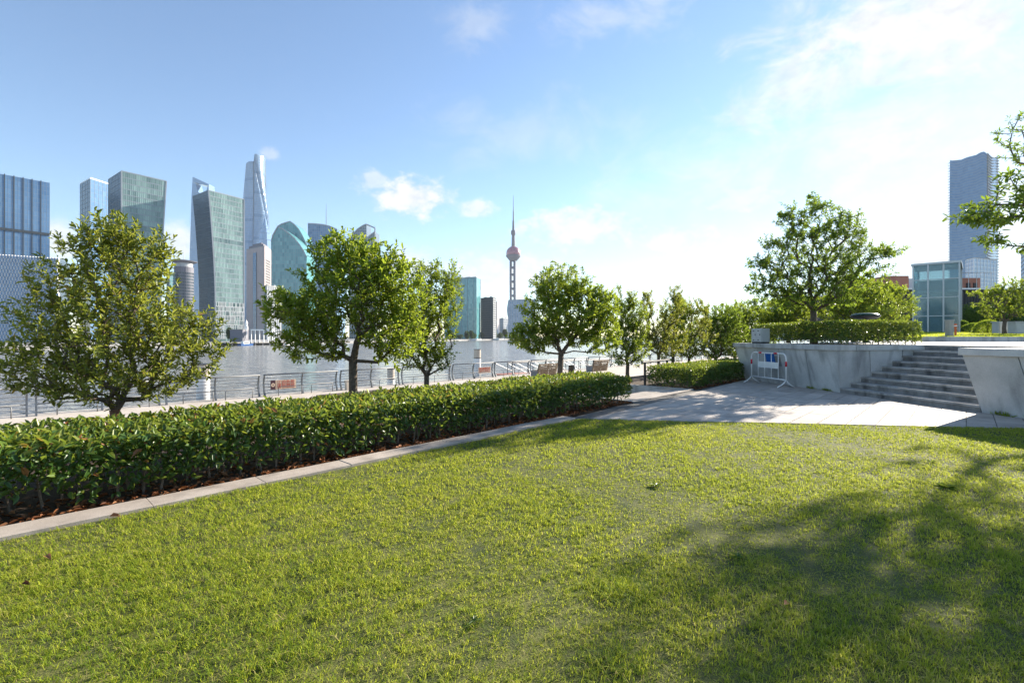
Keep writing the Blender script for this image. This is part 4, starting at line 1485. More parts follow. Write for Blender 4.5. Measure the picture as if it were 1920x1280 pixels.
# ------------------------------------------------------------------ upper lawn, pavilion and building on the right
def upper():
    k = MB()
    Yk = 23.2
    x0 = PX(1738, Yk)
    pr = [(x0, Yk + .25), (x0 + .12, Yk + .05), (x0 + .5, Yk), (60, Yk - 3.0), (60, Yk - 2.4), (x0 + .5, Yk + .55), (x0 + .12, Yk + .45)]
    kb = thing('stone_kerb', (x0, Yk, TER_Z), 'long low grey stone kerb with rounded end edging the upper lawn', 'kerb')
    k.prism(pr, TER_Z - .01, TER_Z + .24)
    k.build('kerb_stone', M['coping'], kb, bevel=.03)
    g = MB()
    g.add([(x0 + .6, Yk + .5, TER_Z + .2), (62, Yk - 2.5, TER_Z + .2), (70, 40, 2.02), (PX(1700, 40), 40, 2.02),
           (x0 + .6, Yk + .5, TER_Z - .1), (62, Yk - 2.5, TER_Z - .1), (70, 40, TER_Z - .1), (PX(1700, 40), 40, TER_Z - .1)],
          [(0, 1, 2, 3), (4, 5, 1, 0), (5, 6, 2, 1), (6, 7, 3, 2), (7, 4, 0, 3)])
    lawn2 = struct(g.build('upper_lawn', M['upper'] if 'upper' in M else M['lawn']))
    r = np.random.default_rng(77)
    n = 26000
    X = r.uniform(x0, 46, n); Y = r.uniform(Yk, 38, n)
    f0 = Yk + .5 - (X - x0 - .6) * (3.0 / (62 - x0 - .6))
    ok = (Y > f0) & (X < 1.12 * Y)
    X, Y = X[ok], Y[ok]; n = len(X)
    Z = TER_Z + .2 + (Y - Yk) / (40 - Yk) * .45
    an = r.uniform(0, 2 * PI, n); W = .02; H = r.uniform(.03, .07, n)
    V = np.zeros((n, 3, 3))
    V[:, 0] = np.stack([X - np.cos(an) * W, Y - np.sin(an) * W, Z - .02], 1)
    V[:, 1] = np.stack([X + np.cos(an) * W, Y + np.sin(an) * W, Z - .02], 1)
    V[:, 2] = np.stack([X + r.normal(0, .03, n), Y + r.normal(0, .03, n), Z + H], 1)
    o = np_mesh('upper_lawn_grass', V.reshape(-1, 3), np.arange(n * 3).reshape(-1, 3), M['grass'], None, r.normal(.5, .15, n).clip(0, .9))
    tag(o, 'strip of bright short grass on the upper lawn behind the low stone kerb', 'grass', kind='stuff')
    # concrete pillar and orange post
    x, Y = PX(1780, 25.5), 25.5
    zb = TER_Z + .25
    b = thing('concrete_pillar', (x, Y, zb), 'slim grey concrete pillar in front of the glass pavilion', 'pillar')
    MB().box(x - .13, x + .13, Y - .13, Y + .13, zb - .05, zb + .82, None).build('shaft', M['bollard'], b, bevel=.015)
    MB().box(x - .15, x + .15, Y - .15, Y + .15, zb + .821, zb + .88).build('cap', M['bollard'], b, bevel=.015)
    x = PX(1791.5, 26.2); Y = 26.2
    b = thing('marker_post', (x, Y, zb), 'orange plastic marker post right of the concrete pillar', 'post')
    MB().lathe([(.05, zb - .03), (.05, zb + .5), (.07, zb + .52), (.07, zb + .66), (.03, zb + .70)], x, Y, 12).build('post', M['orange'], b, smooth=False)
    MB().lathe([(.075, zb + .54), (.075, zb + .60)], x, Y, 12).build('band', M['white'], b)
    for (px, Yc, w, h, lab) in ((1876, 33, .36, .75, 'pale utility cabinet left of the small tree trunk'), (1908, 32, .42, .75, 'pale utility cabinet right of the small tree trunk')):
        x = PX(px, Yc); zb2 = TER_Z + .2 + (Yc - Yk) / (40 - Yk) * .45
        c = thing('utility_cabinet', (x, Yc, zb2), lab, 'cabinet', 'utility cabinets on the upper lawn')
        MB().box(x - w, x + w, Yc - .25, Yc + .25, zb2 - .03, zb2 + h, None).build('body', M['cabinet'], c, bevel=.02)
        MB().box(x - w - .04, x + w + .04, Yc - .29, Yc + .29, zb2 + h + .001, zb2 + h + .06, None).build('roof', M['cabinet'], c)
        MB().box(x - w + .05, x + w - .05, Yc - .266, Yc - .251, zb2 + .08, zb2 + h - .06, None).build('door', M['cabinet'], c, bevel=.004)
    # clipped ball bush and low bushes
    def bush(px, Yc, rx, rz, seed, lab, zb2, mk='leaf'):
        rr = np.random.default_rng(seed)
        x = PX(px, Yc)
        root = thing('rounded_bush', (x, Yc, zb2), lab, 'bush')
        n = 5200
        d = rr.normal(0, 1, (n, 3)); d /= np.linalg.norm(d, axis=1, keepdims=True)
        d[:, 2] = np.abs(d[:, 2])
        q = rr.uniform(.86, 1.02, n)[:, None]
        P = np.array([x, Yc, zb2]) + d * q * np.array([rx, rx, rz])
        A = d + rr.normal(0, .6, (n, 3))
        V, Q = leaf_geo(P, A, d + rr.normal(0, .3, (n, 3)), np.full(n, .07), np.full(n, .035))
        o = np_mesh('foliage', V, Q, M[mk], root, np.tile(rr.normal(.6, .15, n).clip(0, .9), 2)); o['kind'] = 'stuff'
        MB().tube([(x, Yc, zb2 - .05), (x, Yc, zb2 + rz * .6)], .05, 6).build('stem', M['bark'], root)
    zz = lambda Y: TER_Z + .2 + (Y - Yk) / (40 - Yk) * .45
    bush(1852, 34, .80, .92, 61, 'rounded clipped bush between the pavilion and the small tree', zz(34))
    bush(1826, 37, .8, .7, 62, 'low dark bush left of the rounded clipped bush', zz(37), 'leaf_cherry')
    bush(1805, 38.4, .5, .9, 63, 'dark bush at the right foot of the glass pavilion', zz(38), 'leaf_cherry')


upper()


def pavilion():
    Yr, Yl = 37.0, 38.9
    zt, zb = HZ(488, Yr), 1.86
    Pl = np.array([PX(1712, Yl), Yl]); Pr = np.array([PX(1799, Yr), Yr])
    d = (Pr - Pl); w = np.linalg.norm(d); d /= w
    n = np.array([-d[1], d[0]])          # away from the camera
    root = thing('glass_pavilion', (float((Pl + Pr)[0] / 2), float((Pl + Pr)[1] / 2), zb), 'tall glass entrance pavilion with grey metal frame on the upper terrace', 'pavilion')
    fr = lambda a, b, z: (Pl[0] + d[0] * a + n[0] * b, Pl[1] + d[1] * a + n[1] * b, z)
    D = 5.0
    MB().box(-.3, w + .3, -.3, D + .3, zb - .5, zb, fr).build('plinth', M['coping'], root)
    cols = [0, w / 3, 2 * w / 3, w]
    rows = [zb, zb + (zt - zb) * .245, zb + (zt - zb) * .505, zb + (zt - zb) * .76, zt]
    for i in range(3):
        for j in range(4):
            MB().box(cols[i] + .04, cols[i + 1] - .04, .02, .035, rows[j] + .03, rows[j + 1] - .03, fr).build('pane', M['pane'], root)
    for j in range(4):
        for a in (0.015, w - .03):
            MB().box(a, a + .015, .08, D - .08, rows[j] + .03, rows[j + 1] - .03, fr).build('side_pane', M['pane'], root)
    for c in cols:
        MB().box(c - .05, c + .05, -.04, .08, zb, zt - .161, fr).build('mullion', M['alu'], root)
    for c in (0, w):
        MB().box(c - .07, c + .07, D - .1, D + .04, zb, zt - .161, fr).build('rear_post', M['alu'], root)
    for z in rows[1:-1]:
        MB().box(.051, w - .051, -.02, .06, z - .03, z + .03, fr).build('transom', M['alu'], root)
    MB().box(-.12, w + .12, -.1, D + .1, zt - .16, zt, fr).build('roof', M['alu'], root)
    # what shows through the glass: a landing, a stair flight with its balustrade
    MB().box(.1, w - .1, 2.8, D - .1, rows[2] + .6, rows[2] + .78, fr).build('landing', M['white'], root)
    MB().hexa([fr(.3, 1.0, zb), fr(w - .3, 1.0, zb), fr(w - .3, 2.2, zb), fr(.3, 2.2, zb), fr(.3, 1.0, zb + 1.3), fr(w - .3, 1.0, zb + .1), fr(w - .3, 2.2, zb + .1), fr(.3, 2.2, zb + 1.3)]).build('stair_flight', M['step'], root)
    MB().tube([fr(.3, .9, zb + 2.1), fr(w - .3, .9, zb + .9)], .04, 8).build('handrail', M['alu'], root)
    MB().box(w * .62, w - .15, 2.2, 4.2, rows[1], rows[2] + .5, fr).build('lift_machine', M['siding'], root, bevel=.2)
    MB().box(.1, w - .1, 4.2, 4.35, zb, rows[3] + .3, fr).build('rear_wall', M['alu'], root)


pavilion()


def right_building():
    root = thing('terraced_building', (40, 48, 1.9), 'low terraced building of red brick and dark siding behind the pavilion', 'building')
    Y = 46.0
    xl, xr = PX(1640, Y), 75.0
    zt = HZ(543, Y)
    MB().box(xl, xr, Y, Y + 14, 1.2, zt, None).build('wall', M['siding'], root)
    ribs = MB()
    x = xl + .2
    while x < xr - .2:
        ribs.box(x, x + .09, Y - .06, Y - .002, 1.9, zt - .05)
        x += .27
    o = ribs.build('siding_ribs', M['siding'], root); o['kind'] = 'stuff'
    MB().box(xl - .1, xr, Y - .2, Y + 14, zt + .002, zt + .14).build('parapet', M['white'], root)
    xa, xb_ = PX(1663, Y + 3), PX(1704, Y + 3)
    MB().box(xa, xb_, Y + 3, Y + 9, zt + .15, HZ(517, Y + 3), None).build('brick_block', M['brick'], root)
    xa, xb_ = PX(1795, Y + 1), PX(1838, Y + 1)
    MB().box(xa, xb_, Y + 1, Y + 8, zt + .15, HZ(521, Y + 1), None).build('brick_block', M['brick'], root)
    for px in (1815, 1828):
        MB().box(PX(px, Y + 1) - .18, PX(px, Y + 1) + .18, Y + .93, Y + .998, zt + .2, zt + .75).build('window', M['dark'], root)
    MB().box(PX(1704, Y + 4), PX(1716, Y + 4), Y + 4, Y + 7, zt + .15, HZ(522, Y + 4)).build('plant_room', M['cabinet'], root)
    # roof railing and a lamp
    MB().tube([(PX(1802, Y), Y + .1, HZ(511, Y)), (PX(1862, Y), Y + .1, HZ(511, Y))], .03, 6).build('roof_rail', M['alu'], root)
    for px in (1803, 1818, 1833, 1848, 1861):
        MB().tube([(PX(px, Y), Y + .1, zt + .1), (PX(px, Y), Y + .1, HZ(511, Y))], .02, 6).build('rail_post', M['alu'], root)
    # bushes growing in front of the dark wall
    rr = np.random.default_rng(88)
    for i, px in enumerate((1815, 1838, 1862, 1905)):
        Yc = 43.6
        xx = PX(px, Yc)
        rb = thing('wall_shrub', (xx, Yc, 2.0), ['dark shrub by the siding wall next to the pavilion', 'second dark shrub from the pavilion along the siding wall', 'dark shrub behind the rounded clipped bush', 'dark shrub by the siding wall at the right edge'][i], 'shrub', 'shrubs along the siding wall')
        n = 3000
        d = rr.normal(0, 1, (n, 3)); d /= np.linalg.norm(d, axis=1, keepdims=True)
        q = rr.random(n)[:, None] ** .4
        P = np.array([xx, Yc, 3.2]) + d * q * np.array([.95, .9, 1.35])
        V, Q = leaf_geo(P, d + rr.normal(0, .6, (n, 3)), rr.normal(0, .5, (n, 3)) + np.array([0, 0, 1.]), np.full(n, .13), np.full(n, .06))
        o = np_mesh('foliage', V, Q, M['leaf_cherry'], rb, np.tile(rr.normal(.3, .15, n).clip(0, .9), 2)); o['kind'] = 'stuff'
        MB().tube([(xx, Yc, 1.8), (xx, Yc, 3.2)], .05, 6).build('stem', M['bark'], rb)


right_building()


# ------------------------------------------------------------------ the city across the river
QZ = -2.2                     # level of the far bank


def curtain(f, nx, ny, glass, frame, parent, fw=.35, fd=.35, seg=1, tintf=None, seed=0, vbars=True, hbars=True, hfw=None, hstep=1, vstep=1, name='glazing'):
    """panes laid over the surface f(a,b) with proud mullions; a runs across, b upwards"""
    r = np.random.default_rng(seed)
    mb = MB()
    for i in range(nx):
        for j in range(ny):
            a0, a1, b0, b1 = i / nx, (i + 1) / nx, j / ny, (j + 1) / ny
            t = r.normal(.45, .10) + .10 * math.sin(i * 1.7 + j * .6) * math.sin(j * .9) if tintf is None else tintf(i, j, r)
            mb.add([f(a0, b0), f(a1, b0), f(a1, b1), f(a0, b1)], [(0, 1, 2, 3)], float(min(1, max(0, t))))
    mb.build(name, M[glass], parent, tint=True)
    if not (vbars or hbars): return
    fb = MB()
    e = 1e-3
    def nrm(a, b):
        a = min(max(a, e), 1 - e); b = min(max(b, e), 1 - e)
        da = f(a + e, b) - f(a - e, b); db = f(a, b + e) - f(a, b - e)
        c = np.cross(da, db); return c / (np.linalg.norm(c) + 1e-12), da / (np.linalg.norm(da) + 1e-12), db / (np.linalg.norm(db) + 1e-12)
    def strip(pts, side, w, d):
        vs = []
        for (p, n_, s_) in pts:
            vs += [p - s_ * w / 2, p - s_ * w / 2 + n_ * d, p + s_ * w / 2 + n_ * d, p + s_ * w / 2]
        fs = []
        for k in range(len(pts) - 1):
            for q in range(3):
                fs.append((4 * k + q, 4 * k + q + 1, 4 * k + 5 + q, 4 * k + 4 + q))
        fb.add(vs, fs)
    if vbars:
        for i in range(0, nx + 1, vstep):
            a = i / nx
            pts = []
            for k in range(seg + 1):
                b = k / seg
                n_, da, db = nrm(a, b)
                pts.append((f(a, b), n_, da))
            strip(pts, 0, fw, fd)
    if hbars:
        for j in range(0, ny + 1, hstep):
            b = j / ny
            pts = []
            for k in range(seg + 1):
                a = k / seg
                n_, da, db = nrm(a, b)
                pts.append((f(a, b), n_, db))
            strip(pts, 0, hfw or fw, fd * .8)
    o = fb.build('mullions', M[frame], parent); o['kind'] = 'stuff'


def v3(p, z): return np.array([p[0], p[1], z])


def box_tower(name, label, L, C, R, zt, nxl, nxr, ny, glass, frame, glass_l=None, cat='building', fw=.4, fd=.4, seed=0, group=None, zb=QZ, roof='roofgrey', hstep=1, vstep=1, hbars=True, vbars=True, hfw=None, tintf=None):
    """L, C, R: (px, depth) of the left, nearest and right edges"""
    pl, pc, pr = [np.array([PX(p, Y), Y]) for p, Y in (L, C, R)]
    pb = pl + pr - pc
    root = thing(name, (float(pc[0]), float(pc[1]), zb), label, cat, group)
    ctr = (pl + pr) / 2
    ins = lambda p: p + (ctr - p) * .004
    MB().prism([ins(q) for q in (pl, pc, pr, pb)], zb - .3, zt - .4).build('body', M['frame_dark'], root)
    if L[0] < C[0]:
        curtain(bil(v3(pl, zb), v3(pc, zb), v3(pl, zt), v3(pc, zt)), nxl, ny, glass_l or glass, frame, root, fw, fd, 1, seed=seed, hstep=hstep, vstep=vstep, hbars=hbars, vbars=vbars, hfw=hfw, tintf=tintf)
    curtain(bil(v3(pc, zb), v3(pr, zb), v3(pc, zt), v3(pr, zt)), nxr, ny, glass, frame, root, fw, fd, 1, seed=seed + 1, hstep=hstep, vstep=vstep, hbars=hbars, vbars=vbars, hfw=hfw, tintf=tintf)
    MB().prism([pl, pc, pr, pb], zt + .01, zt + 1.2).build('roof', M[roof], root)
    for k_, (q0, q1) in enumerate(((.32, .14), (.66, .10))):
        cc_ = pl + (pr - pl) * q0
        MB().prism([cc_ + (p - ctr) * q1 * 1.6 for p in (pl, pc, pr, pb)], zt + 1.21, zt + 2.6 + k_ * 1.2).build('plant_room', M['frame_mid'], root)
    return root, (pl, pc, pr, pb)


G_C = 'skyline buildings across the river'


def city():
    # 1 ribbed blue slab at the left edge
    Yc = 430.0; h = HZ(343, Yc)
    C = np.array([PX(93, Yc), Yc]); dv = np.array([-18.7, -24.0]); dv /= np.linalg.norm(dv)
    P0 = C + dv * 95; nb = np.array([-dv[1], dv[0]]); nb = nb if nb[0] < 0 else -nb
    root = thing('ribbed_tower', (float(C[0]), float(C[1]), QZ), 'blue glass slab with dark vertical ribs at the left edge', 'building', G_C)
    MB().prism([P0 + nb * .5, C + nb * .5, C + nb * 40, P0 + nb * 40], QZ - .3, h - .5).build('body', M['frame_dark'], root)
    curtain(bil(v3(P0, QZ), v3(C, QZ), v3(P0, h), v3(C, h)), 48, 36, 'g_blue', 'frame_mid', root, .12, .06, seed=1, hbars=True, hfw=.12,
            tintf=lambda i, j, r: r.normal(.5, .07) + .15 * math.sin(j * .33 + i * .12))
    for k in range(17):
        q = C + dv * (5.6 + k * 5.55)
        MB().hexa([v3(q - dv * .3, QZ), v3(q + dv * .3, QZ), v3(q + dv * .3 - nb * .3, QZ), v3(q - dv * .3 - nb * .3, QZ),
                   v3(q - dv * .3, h + .8), v3(q + dv * .3, h + .8), v3(q + dv * .3 - nb * .3, h + .8), v3(q - dv * .3 - nb * .3, h + .8)]).build('rib', M['frame_dark'], root)
    for zz in (HZ(440, Yc),):
        MB().hexa([v3(P0, zz - 1), v3(C, zz - 1), v3(C - nb * .7, zz - 1), v3(P0 - nb * .7, zz - 1), v3(P0, zz + 1.2), v3(C, zz + 1.2), v3(C - nb * .7, zz + 1.2), v3(P0 - nb * .7, zz + 1.2)]).build('band', M['frame_dark'], root)
    # 2 low block with a faceted pale facade
    Y = 330.0
    Lp, Rp = np.array([PX(-60, Y - 14), Y - 14]), np.array([PX(112, Y + 10), Y + 10])
    zt = HZ(482, Y + 5)
    root = thing('faceted_block', (float(Rp[0]), float(Rp[1]), QZ), 'low block with pale zigzag facade below the ribbed slab', 'building', G_C)
    nx, ny = 30, 24
    dd = (Rp - Lp) / nx
    nn = np.array([dd[1], -dd[0]]); nn /= np.linalg.norm(nn); nn = nn if nn[1] < 0 else -nn
    fm, wm = MB(), MB()
    hh = (zt - QZ) / ny
    for j in range(ny):
        for i in range(nx):
            q = Lp + dd * (i + (.5 if j % 2 else 0)) * .985
            z0, z1 = QZ + j * hh, QZ + (j + 1) * hh
            a, b = q, q + dd * .62
            c = q + dd * .98
            fm.add([v3(a, z0), v3(b + nn * .9, z0), v3(b + nn * .9, z1), v3(a, z1)], [(0, 1, 2, 3)], random.uniform(.3, .8))
            wm.add([v3(b + nn * .9, z0), v3(c, z0), v3(c, z1), v3(b + nn * .9, z1), v3(a, z0), v3(a, z1)], [(0, 1, 2, 3), (4, 1, 0), (5, 3, 2)])
    o = fm.build('glass_facets', M['g_pale'], root, tint=True); o['kind'] = 'stuff'
    o = wm.build('white_fins', M['white'], root); o['kind'] = 'stuff'
    bk = np.array([-nn[0], -nn[1]])
    MB().prism([Lp + bk * .2, Rp + bk * .2, Rp + bk * 30, Lp + bk * 30], QZ - .3, zt).build('body', M['g_grey'], root)
    # 3 slim tower
    h = HZ(335, 480)
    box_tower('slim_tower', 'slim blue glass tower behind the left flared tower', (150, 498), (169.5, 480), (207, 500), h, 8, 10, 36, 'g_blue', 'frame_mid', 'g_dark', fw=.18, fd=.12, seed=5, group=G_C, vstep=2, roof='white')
    # 4, 5 twin flared towers
    def flared(name, label, L, C, R, zt, side, amount, seed):
        pl, pc, pr = [np.array([PX(p, Y), Y]) for p, Y in (L, C, R)]
        pb = pl + pr - pc
        root = thing(name, (float(pc[0]), float(pc[1]), QZ), label, 'building', G_C)
        def sh(b):
            return amount * (1 - max(0.0, (b - .30) / .70) ** 1.5)
        def edge(p, b):
            """plan position of corner p at relative height b"""
            if side == 'left':       # the left side overhangs at the top
                v = (pr - pc) * sh(b)
                return p + v if p is pl or p is pc else p
            v = (pc - pr) * sh(b)
            return p + v if p is pr or p is pb else p
        def face(p, q):
            def f(a, b):
                z = QZ + (zt - QZ) * b
                e0, e1 = edge(p, b), edge(q, b)
                return v3(e0 * (1 - a) + e1 * a, z)
            return f
        seg = 12
        ring = [pl, pc, pr, pb]
        mb = MB()
        ctr = sum(ring) / 4
        for k in range(seg + 1):
            b = k / seg
            for p in ring:
                e = edge(p, b); mb.v.append(tuple(v3(e + (ctr - e) * .006, QZ + (zt - .3 - QZ) * b)))
        for k in range(seg):
            for q in range(4):
                mb.f.append((4 * k + q, 4 * k + (q + 1) % 4, 4 * k + 4 + (q + 1) % 4, 4 * k + 4 + q)); mb.t.append(.5)
        mb.f.append((4 * seg, 4 * seg + 1, 4 * seg + 2, 4 * seg + 3)); mb.t.append(.5)
        mb.build('body', M['frame_dark'], root)
        def tint(i, j, r):
            if j < 8: return r.choice([0.0, .05, .2, .8])
            return r.normal(.55, .11) + (.14 if j % 3 == 0 else 0) + .15 * math.sin(i * .5 + j * .35) - (.35 if 20 <= j <= 20 else 0)
        curtain(face(pl, pc), 9, 30, 'g_dark', 'frame_mid', root, .14, .12, seg, seed=seed, vbars=(side != 'left'))  # darker glass: shade of the left face put into the colour
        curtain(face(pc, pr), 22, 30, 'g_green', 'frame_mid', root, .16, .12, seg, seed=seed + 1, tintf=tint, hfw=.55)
        # pale edge fins
        for p in (pc, pr):
            mb = MB()
            mb.tube([v3(edge(p, k / seg), QZ + (zt - QZ) * k / seg) for k in range(seg + 1)], .55, 4)
            mb.build('edge_fin', M['frame_light'], root)
        # irregular pale screen on the lower storeys
        f = face(pc, pr)
        sc = MB(); rr = random.Random(seed)
        for j in range(8):
            b0, b1 = .02 + j * .031, .02 + (j + 1) * .031
            for i in range(30):
                if rr.random() < .72:
                    a = (i + rr.uniform(.1, .6)) / 30
                    n_ = np.cross(f(1, 0) - f(0, 0), np.array([0, 0, 1.])); n_ /= np.linalg.norm(n_)
                    w = .012
                    sc.add([f(a, b0) + n_ * .6, f(a + w, b0) + n_ * .6, f(a + w, b1) + n_ * .6, f(a, b1) + n_ * .6], [(0, 1, 2, 3)])
            sc.add([f(0, b0) + n_ * .62, f(1, b0) + n_ * .62, f(1, b0 + .003) + n_ * .62, f(0, b0 + .003) + n_ * .62], [(0, 1, 2, 3)])
        o = sc.build('lower_screen', M['frame_light'], root); o['kind'] = 'stuff'
        top = [edge(p, 1.0) for p in ring]
        MB().prism(top, zt + .01, zt + .5).build('roof', M['frame_mid'], root)
        c0 = sum(top) / 4
        MB().prism([c0 + (p - c0) * .3 for p in top], zt + .51, zt + 2.5).build('plant_room', M['frame_mid'], root)
        return root
    flared('flared_tower', 'green glass tower flaring to the right at the top, left of the twin pair', (203, 348), (228, 330), (312, 351.6), HZ(321, 330), 'right', .13, 11)
    flared('flared_tower', 'green glass tower leaning out to the left, right of the twin pair', (361, 376.6), (391, 360), (457.5, 384), HZ(357, 360), 'left', .18, 13)
    # 6 tower with a trapezoid opening at the top
    Y = 1487.0
    zt, z0 = HZ(331, Y), QZ
    root = thing('opener_tower', (PX(374, Y), Y, QZ), 'tall tapering blue tower with a trapezoid opening near the top', 'building', G_C)
    def P(px, py, dy=0.0): return (PX(px, Y + dy), Y + dy, HZ(py, Y + dy))
    def solid(nm, front, dep, mt, grid=None):
        """front: list of 4 (px,py) bottom-left, bottom-right, top-right, top-left"""
        fpts = [np.array(P(*q)) for q in front]
        bpts = [p + np.array([0, dep, 0]) for p in fpts]
        mb = MB().add([tuple(p) for p in fpts + bpts], [(0, 1, 2, 3), (7, 6, 5, 4), (4, 5, 1, 0), (5, 6, 2, 1), (6, 7, 3, 2), (7, 4, 0, 3)], .4)
        o = mb.build(nm, M[mt], root, tint=True)
        if grid:
            f = bil(fpts[0] - [0, .5, 0], fpts[1] - [0, .5, 0], fpts[3] - [0, .5, 0], fpts[2] - [0, .5, 0])
            curtain(f, grid[0], grid[1], 'g_pale', 'frame_mid', root, .5, .5, seed=3, vbars=False)
        return o
    solid('shaft', [(351, 632), (404, 632), (391, 362), (359.5, 362)], 45, 'g_pale', (8, 60))
    solid('left_leg', [(359.6, 361.7), (371, 361.7), (367, 344), (360.6, 341)], 30, 'g_pale')
    solid('right_leg', [(386.5, 361.7), (390.9, 361.7), (391.6, 350), (388.5, 349.5)], 30, 'g_pale')
    solid('top_bar', [(360.7, 340.7), (391.7, 349.3), (391.8, 345.5), (361.2, 331.5)], 28, 'g_pale')
    # 7 twisting glass tower, the tallest
    Y = 1706.0; cx = PX(479.5, Y)
    root = thing('twisted_tower', (cx, Y, QZ), 'tallest tower, twisting pale glass with a split slanted crown', 'building', G_C)
    nth, nz = 72, 64
    def rad_at(th, b):
        R = 52.0 * (1 - b) ** 1.15 * .62 + 29.5 + (1 - b) * 4
        tw = rad(-72) + (1 - b) * rad(190)
        q = th - tw
        r_ = R * (1 + .075 * math.cos(3 * q))
        dq = (q + PI) % (2 * PI) - PI
        r_ *= 1 - .16 * math.exp(-(dq / .10) ** 2)
        return r_
    def ztop(th):
        q = ((th - rad(-72)) % (2 * PI)) / (2 * PI)
        k_ = min(1.0, max(0.0, (q - .20) / .35))
        return HZ(296, Y) + 4 - (HZ(296, Y) + 4 - HZ(308, Y)) * k_
    mb = MB()
    rr = random.Random(4)
    for j in range(nz):
        for i in range(nth):
            vs = []
            for (ii, jj) in ((i, j), (i + 1, j), (i + 1, j + 1), (i, j + 1)):
                th = 2 * PI * ii / nth - 1e-4
                b = jj / nz
                zt_ = ztop(min(th, 2 * PI - 2e-4) if ii == nth else th)
                z = QZ + (zt_ - QZ) * b
                r_ = rad_at(th, b)
                vs.append((cx + r_ * math.cos(th), Y + r_ * math.sin(th), z))
            dark = j in (10, 18, 26, 34, 42, 50, 57)
            mb.add(vs, [(0, 1, 2, 3)], 0.0 if dark else rr.uniform(.45, .8))
    mb.build('glazing', M['g_pale'], root, tint=True)
    fl = MB()
    for j in range(1, 110):
        b = j / 110
        for i in range(nth):
            th0, th1 = 2 * PI * i / nth, 2 * PI * (i + 1) / nth - 1e-3
            vs = []
            for th in (th0, th1):
                z = QZ + (ztop(th) - QZ) * b
                r_ = rad_at(th, b)
                for rr_, zz in ((r_ - .2, z - .3), (r_ + 1.0, z - .3), (r_ + 1.0, z + .3), (r_ - .2, z + .3)):
                    vs.append((cx + rr_ * math.cos(th), Y + rr_ * math.sin(th), zz))
            fl.add(vs, [(1, 5, 6, 2), (2, 6, 7, 3), (0, 4, 5, 1)])
    o = fl.build('floor_bands', M['frame_mid'], root); o['kind'] = 'stuff'
    # 8 tiered pagoda-like tower
    Y = 1632.0; cx = PX(497, Y)
    root = thing('tiered_tower', (cx, Y, QZ), 'stepped pagoda-like tower with spire in front of the tallest tower', 'building', G_C)
    prof = [(30, QZ)]
    z = QZ; r_ = 30.0
    tiers = [150, 235, 290, 325, 348, 362, 372]
    for k, zz in enumerate(tiers):
        prof += [(r_, zz), (r_ + 1.2, zz + 1.5), (r_ - 2.6, zz + 4)]
        r_ -= 3.3
    prof += [(r_, 380), (3, 398), (1.2, 400), (.5, HZ(397, Y))]
    MB().lathe(prof, cx, Y, 8, .6).build('shaft', M['g_pale'], root, tint=True)
    rb = MB()
    for k in range(16):
        a = 2 * PI * k / 16 + .1
        rb.tube([(cx + 30.2 * math.cos(a), Y + 30.2 * math.sin(a), QZ), (cx + 29.5 * math.cos(a), Y + 29.5 * math.sin(a), 150)], .7, 4)
        rb.tube([(cx + 26 * math.cos(a), Y + 26 * math.sin(a), 152), (cx + 23 * math.cos(a), Y + 23 * math.sin(a), 290)], .6, 4)
    o = rb.build('ribs', M['frame_light'], root); o['kind'] = 'stuff'
    # 9 pinkish clad tower with a glass strip
    Y = 640.0; zt = HZ(462, Y)
    root, (pl, pc, pr, pb) = box_tower('stone_clad_tower', 'pinkish stone-clad tower with a central glass strip beside the domed glass building', (462, 668), (496, 640), (508.5, 672), zt, 14, 8, 34, 'clad', 'clad_frame' if 'clad_frame' in M else 'frame_light', fw=.5, fd=.2, seed=21, group=G_C, vbars=False, hstep=40,
                                       tintf=lambda i, j, r: (r.normal(.7, .1)))
    wd = MB()
    for j in range(4, 30):
        z0 = QZ + (zt - QZ) * j / 34
        for i in range(1, 7):
            p = pc + (pr - pc) * (i + .2) / 8; q = pc + (pr - pc) * (i + .75) / 8
            n_ = np.array([(pr - pc)[1], -(pr - pc)[0]]); n_ /= np.linalg.norm(n_)
            wd.add([v3(p + n_ * .25, z0), v3(q + n_ * .25, z0), v3(q + n_ * .25, z0 + 2.2), v3(p + n_ * .25, z0 + 2.2)], [(0, 1, 2, 3)])
    o = wd.build('windows', M['frame_dark'], root); o['kind'] = 'stuff'
    n_ = np.array([(pc - pl)[1], -(pc - pl)[0]]); n_ /= np.linalg.norm(n_)
    a, b = pl + (pc - pl) * .40, pl + (pc - pl) * .58
    curtain(bil(v3(a + n_ * .6, QZ), v3(b + n_ * .6, QZ), v3(a + n_ * .6, zt - 6), v3(b + n_ * .6, zt - 6)), 3, 36, 'g_blue', 'frame_mid', root, .3, .2, seed=9, name='glass_strip')
    ctr = (pl + pr) / 2
    sh = lambda k: [ctr + (p - ctr) * k for p in (pl, pc, pr, pb)]
    MB().prism(sh(.8), zt + 1.21, zt + 5).build('crown', M['clad_plain'] if 'clad_plain' in M else M['tower_con'], root)
    MB().prism(sh(.5), zt + 5.01, zt + 8).build('crown', M['tower_con'], root)
    box_tower('podium_block', 'lower grey block at the foot of the pinkish stone-clad tower', (488, 655), (500, 630), (528, 660), HZ(536, 630), 8, 14, 20, 'clad_grey', 'frame_mid', fw=.4, seed=24, group=G_C, hstep=2, vstep=2)
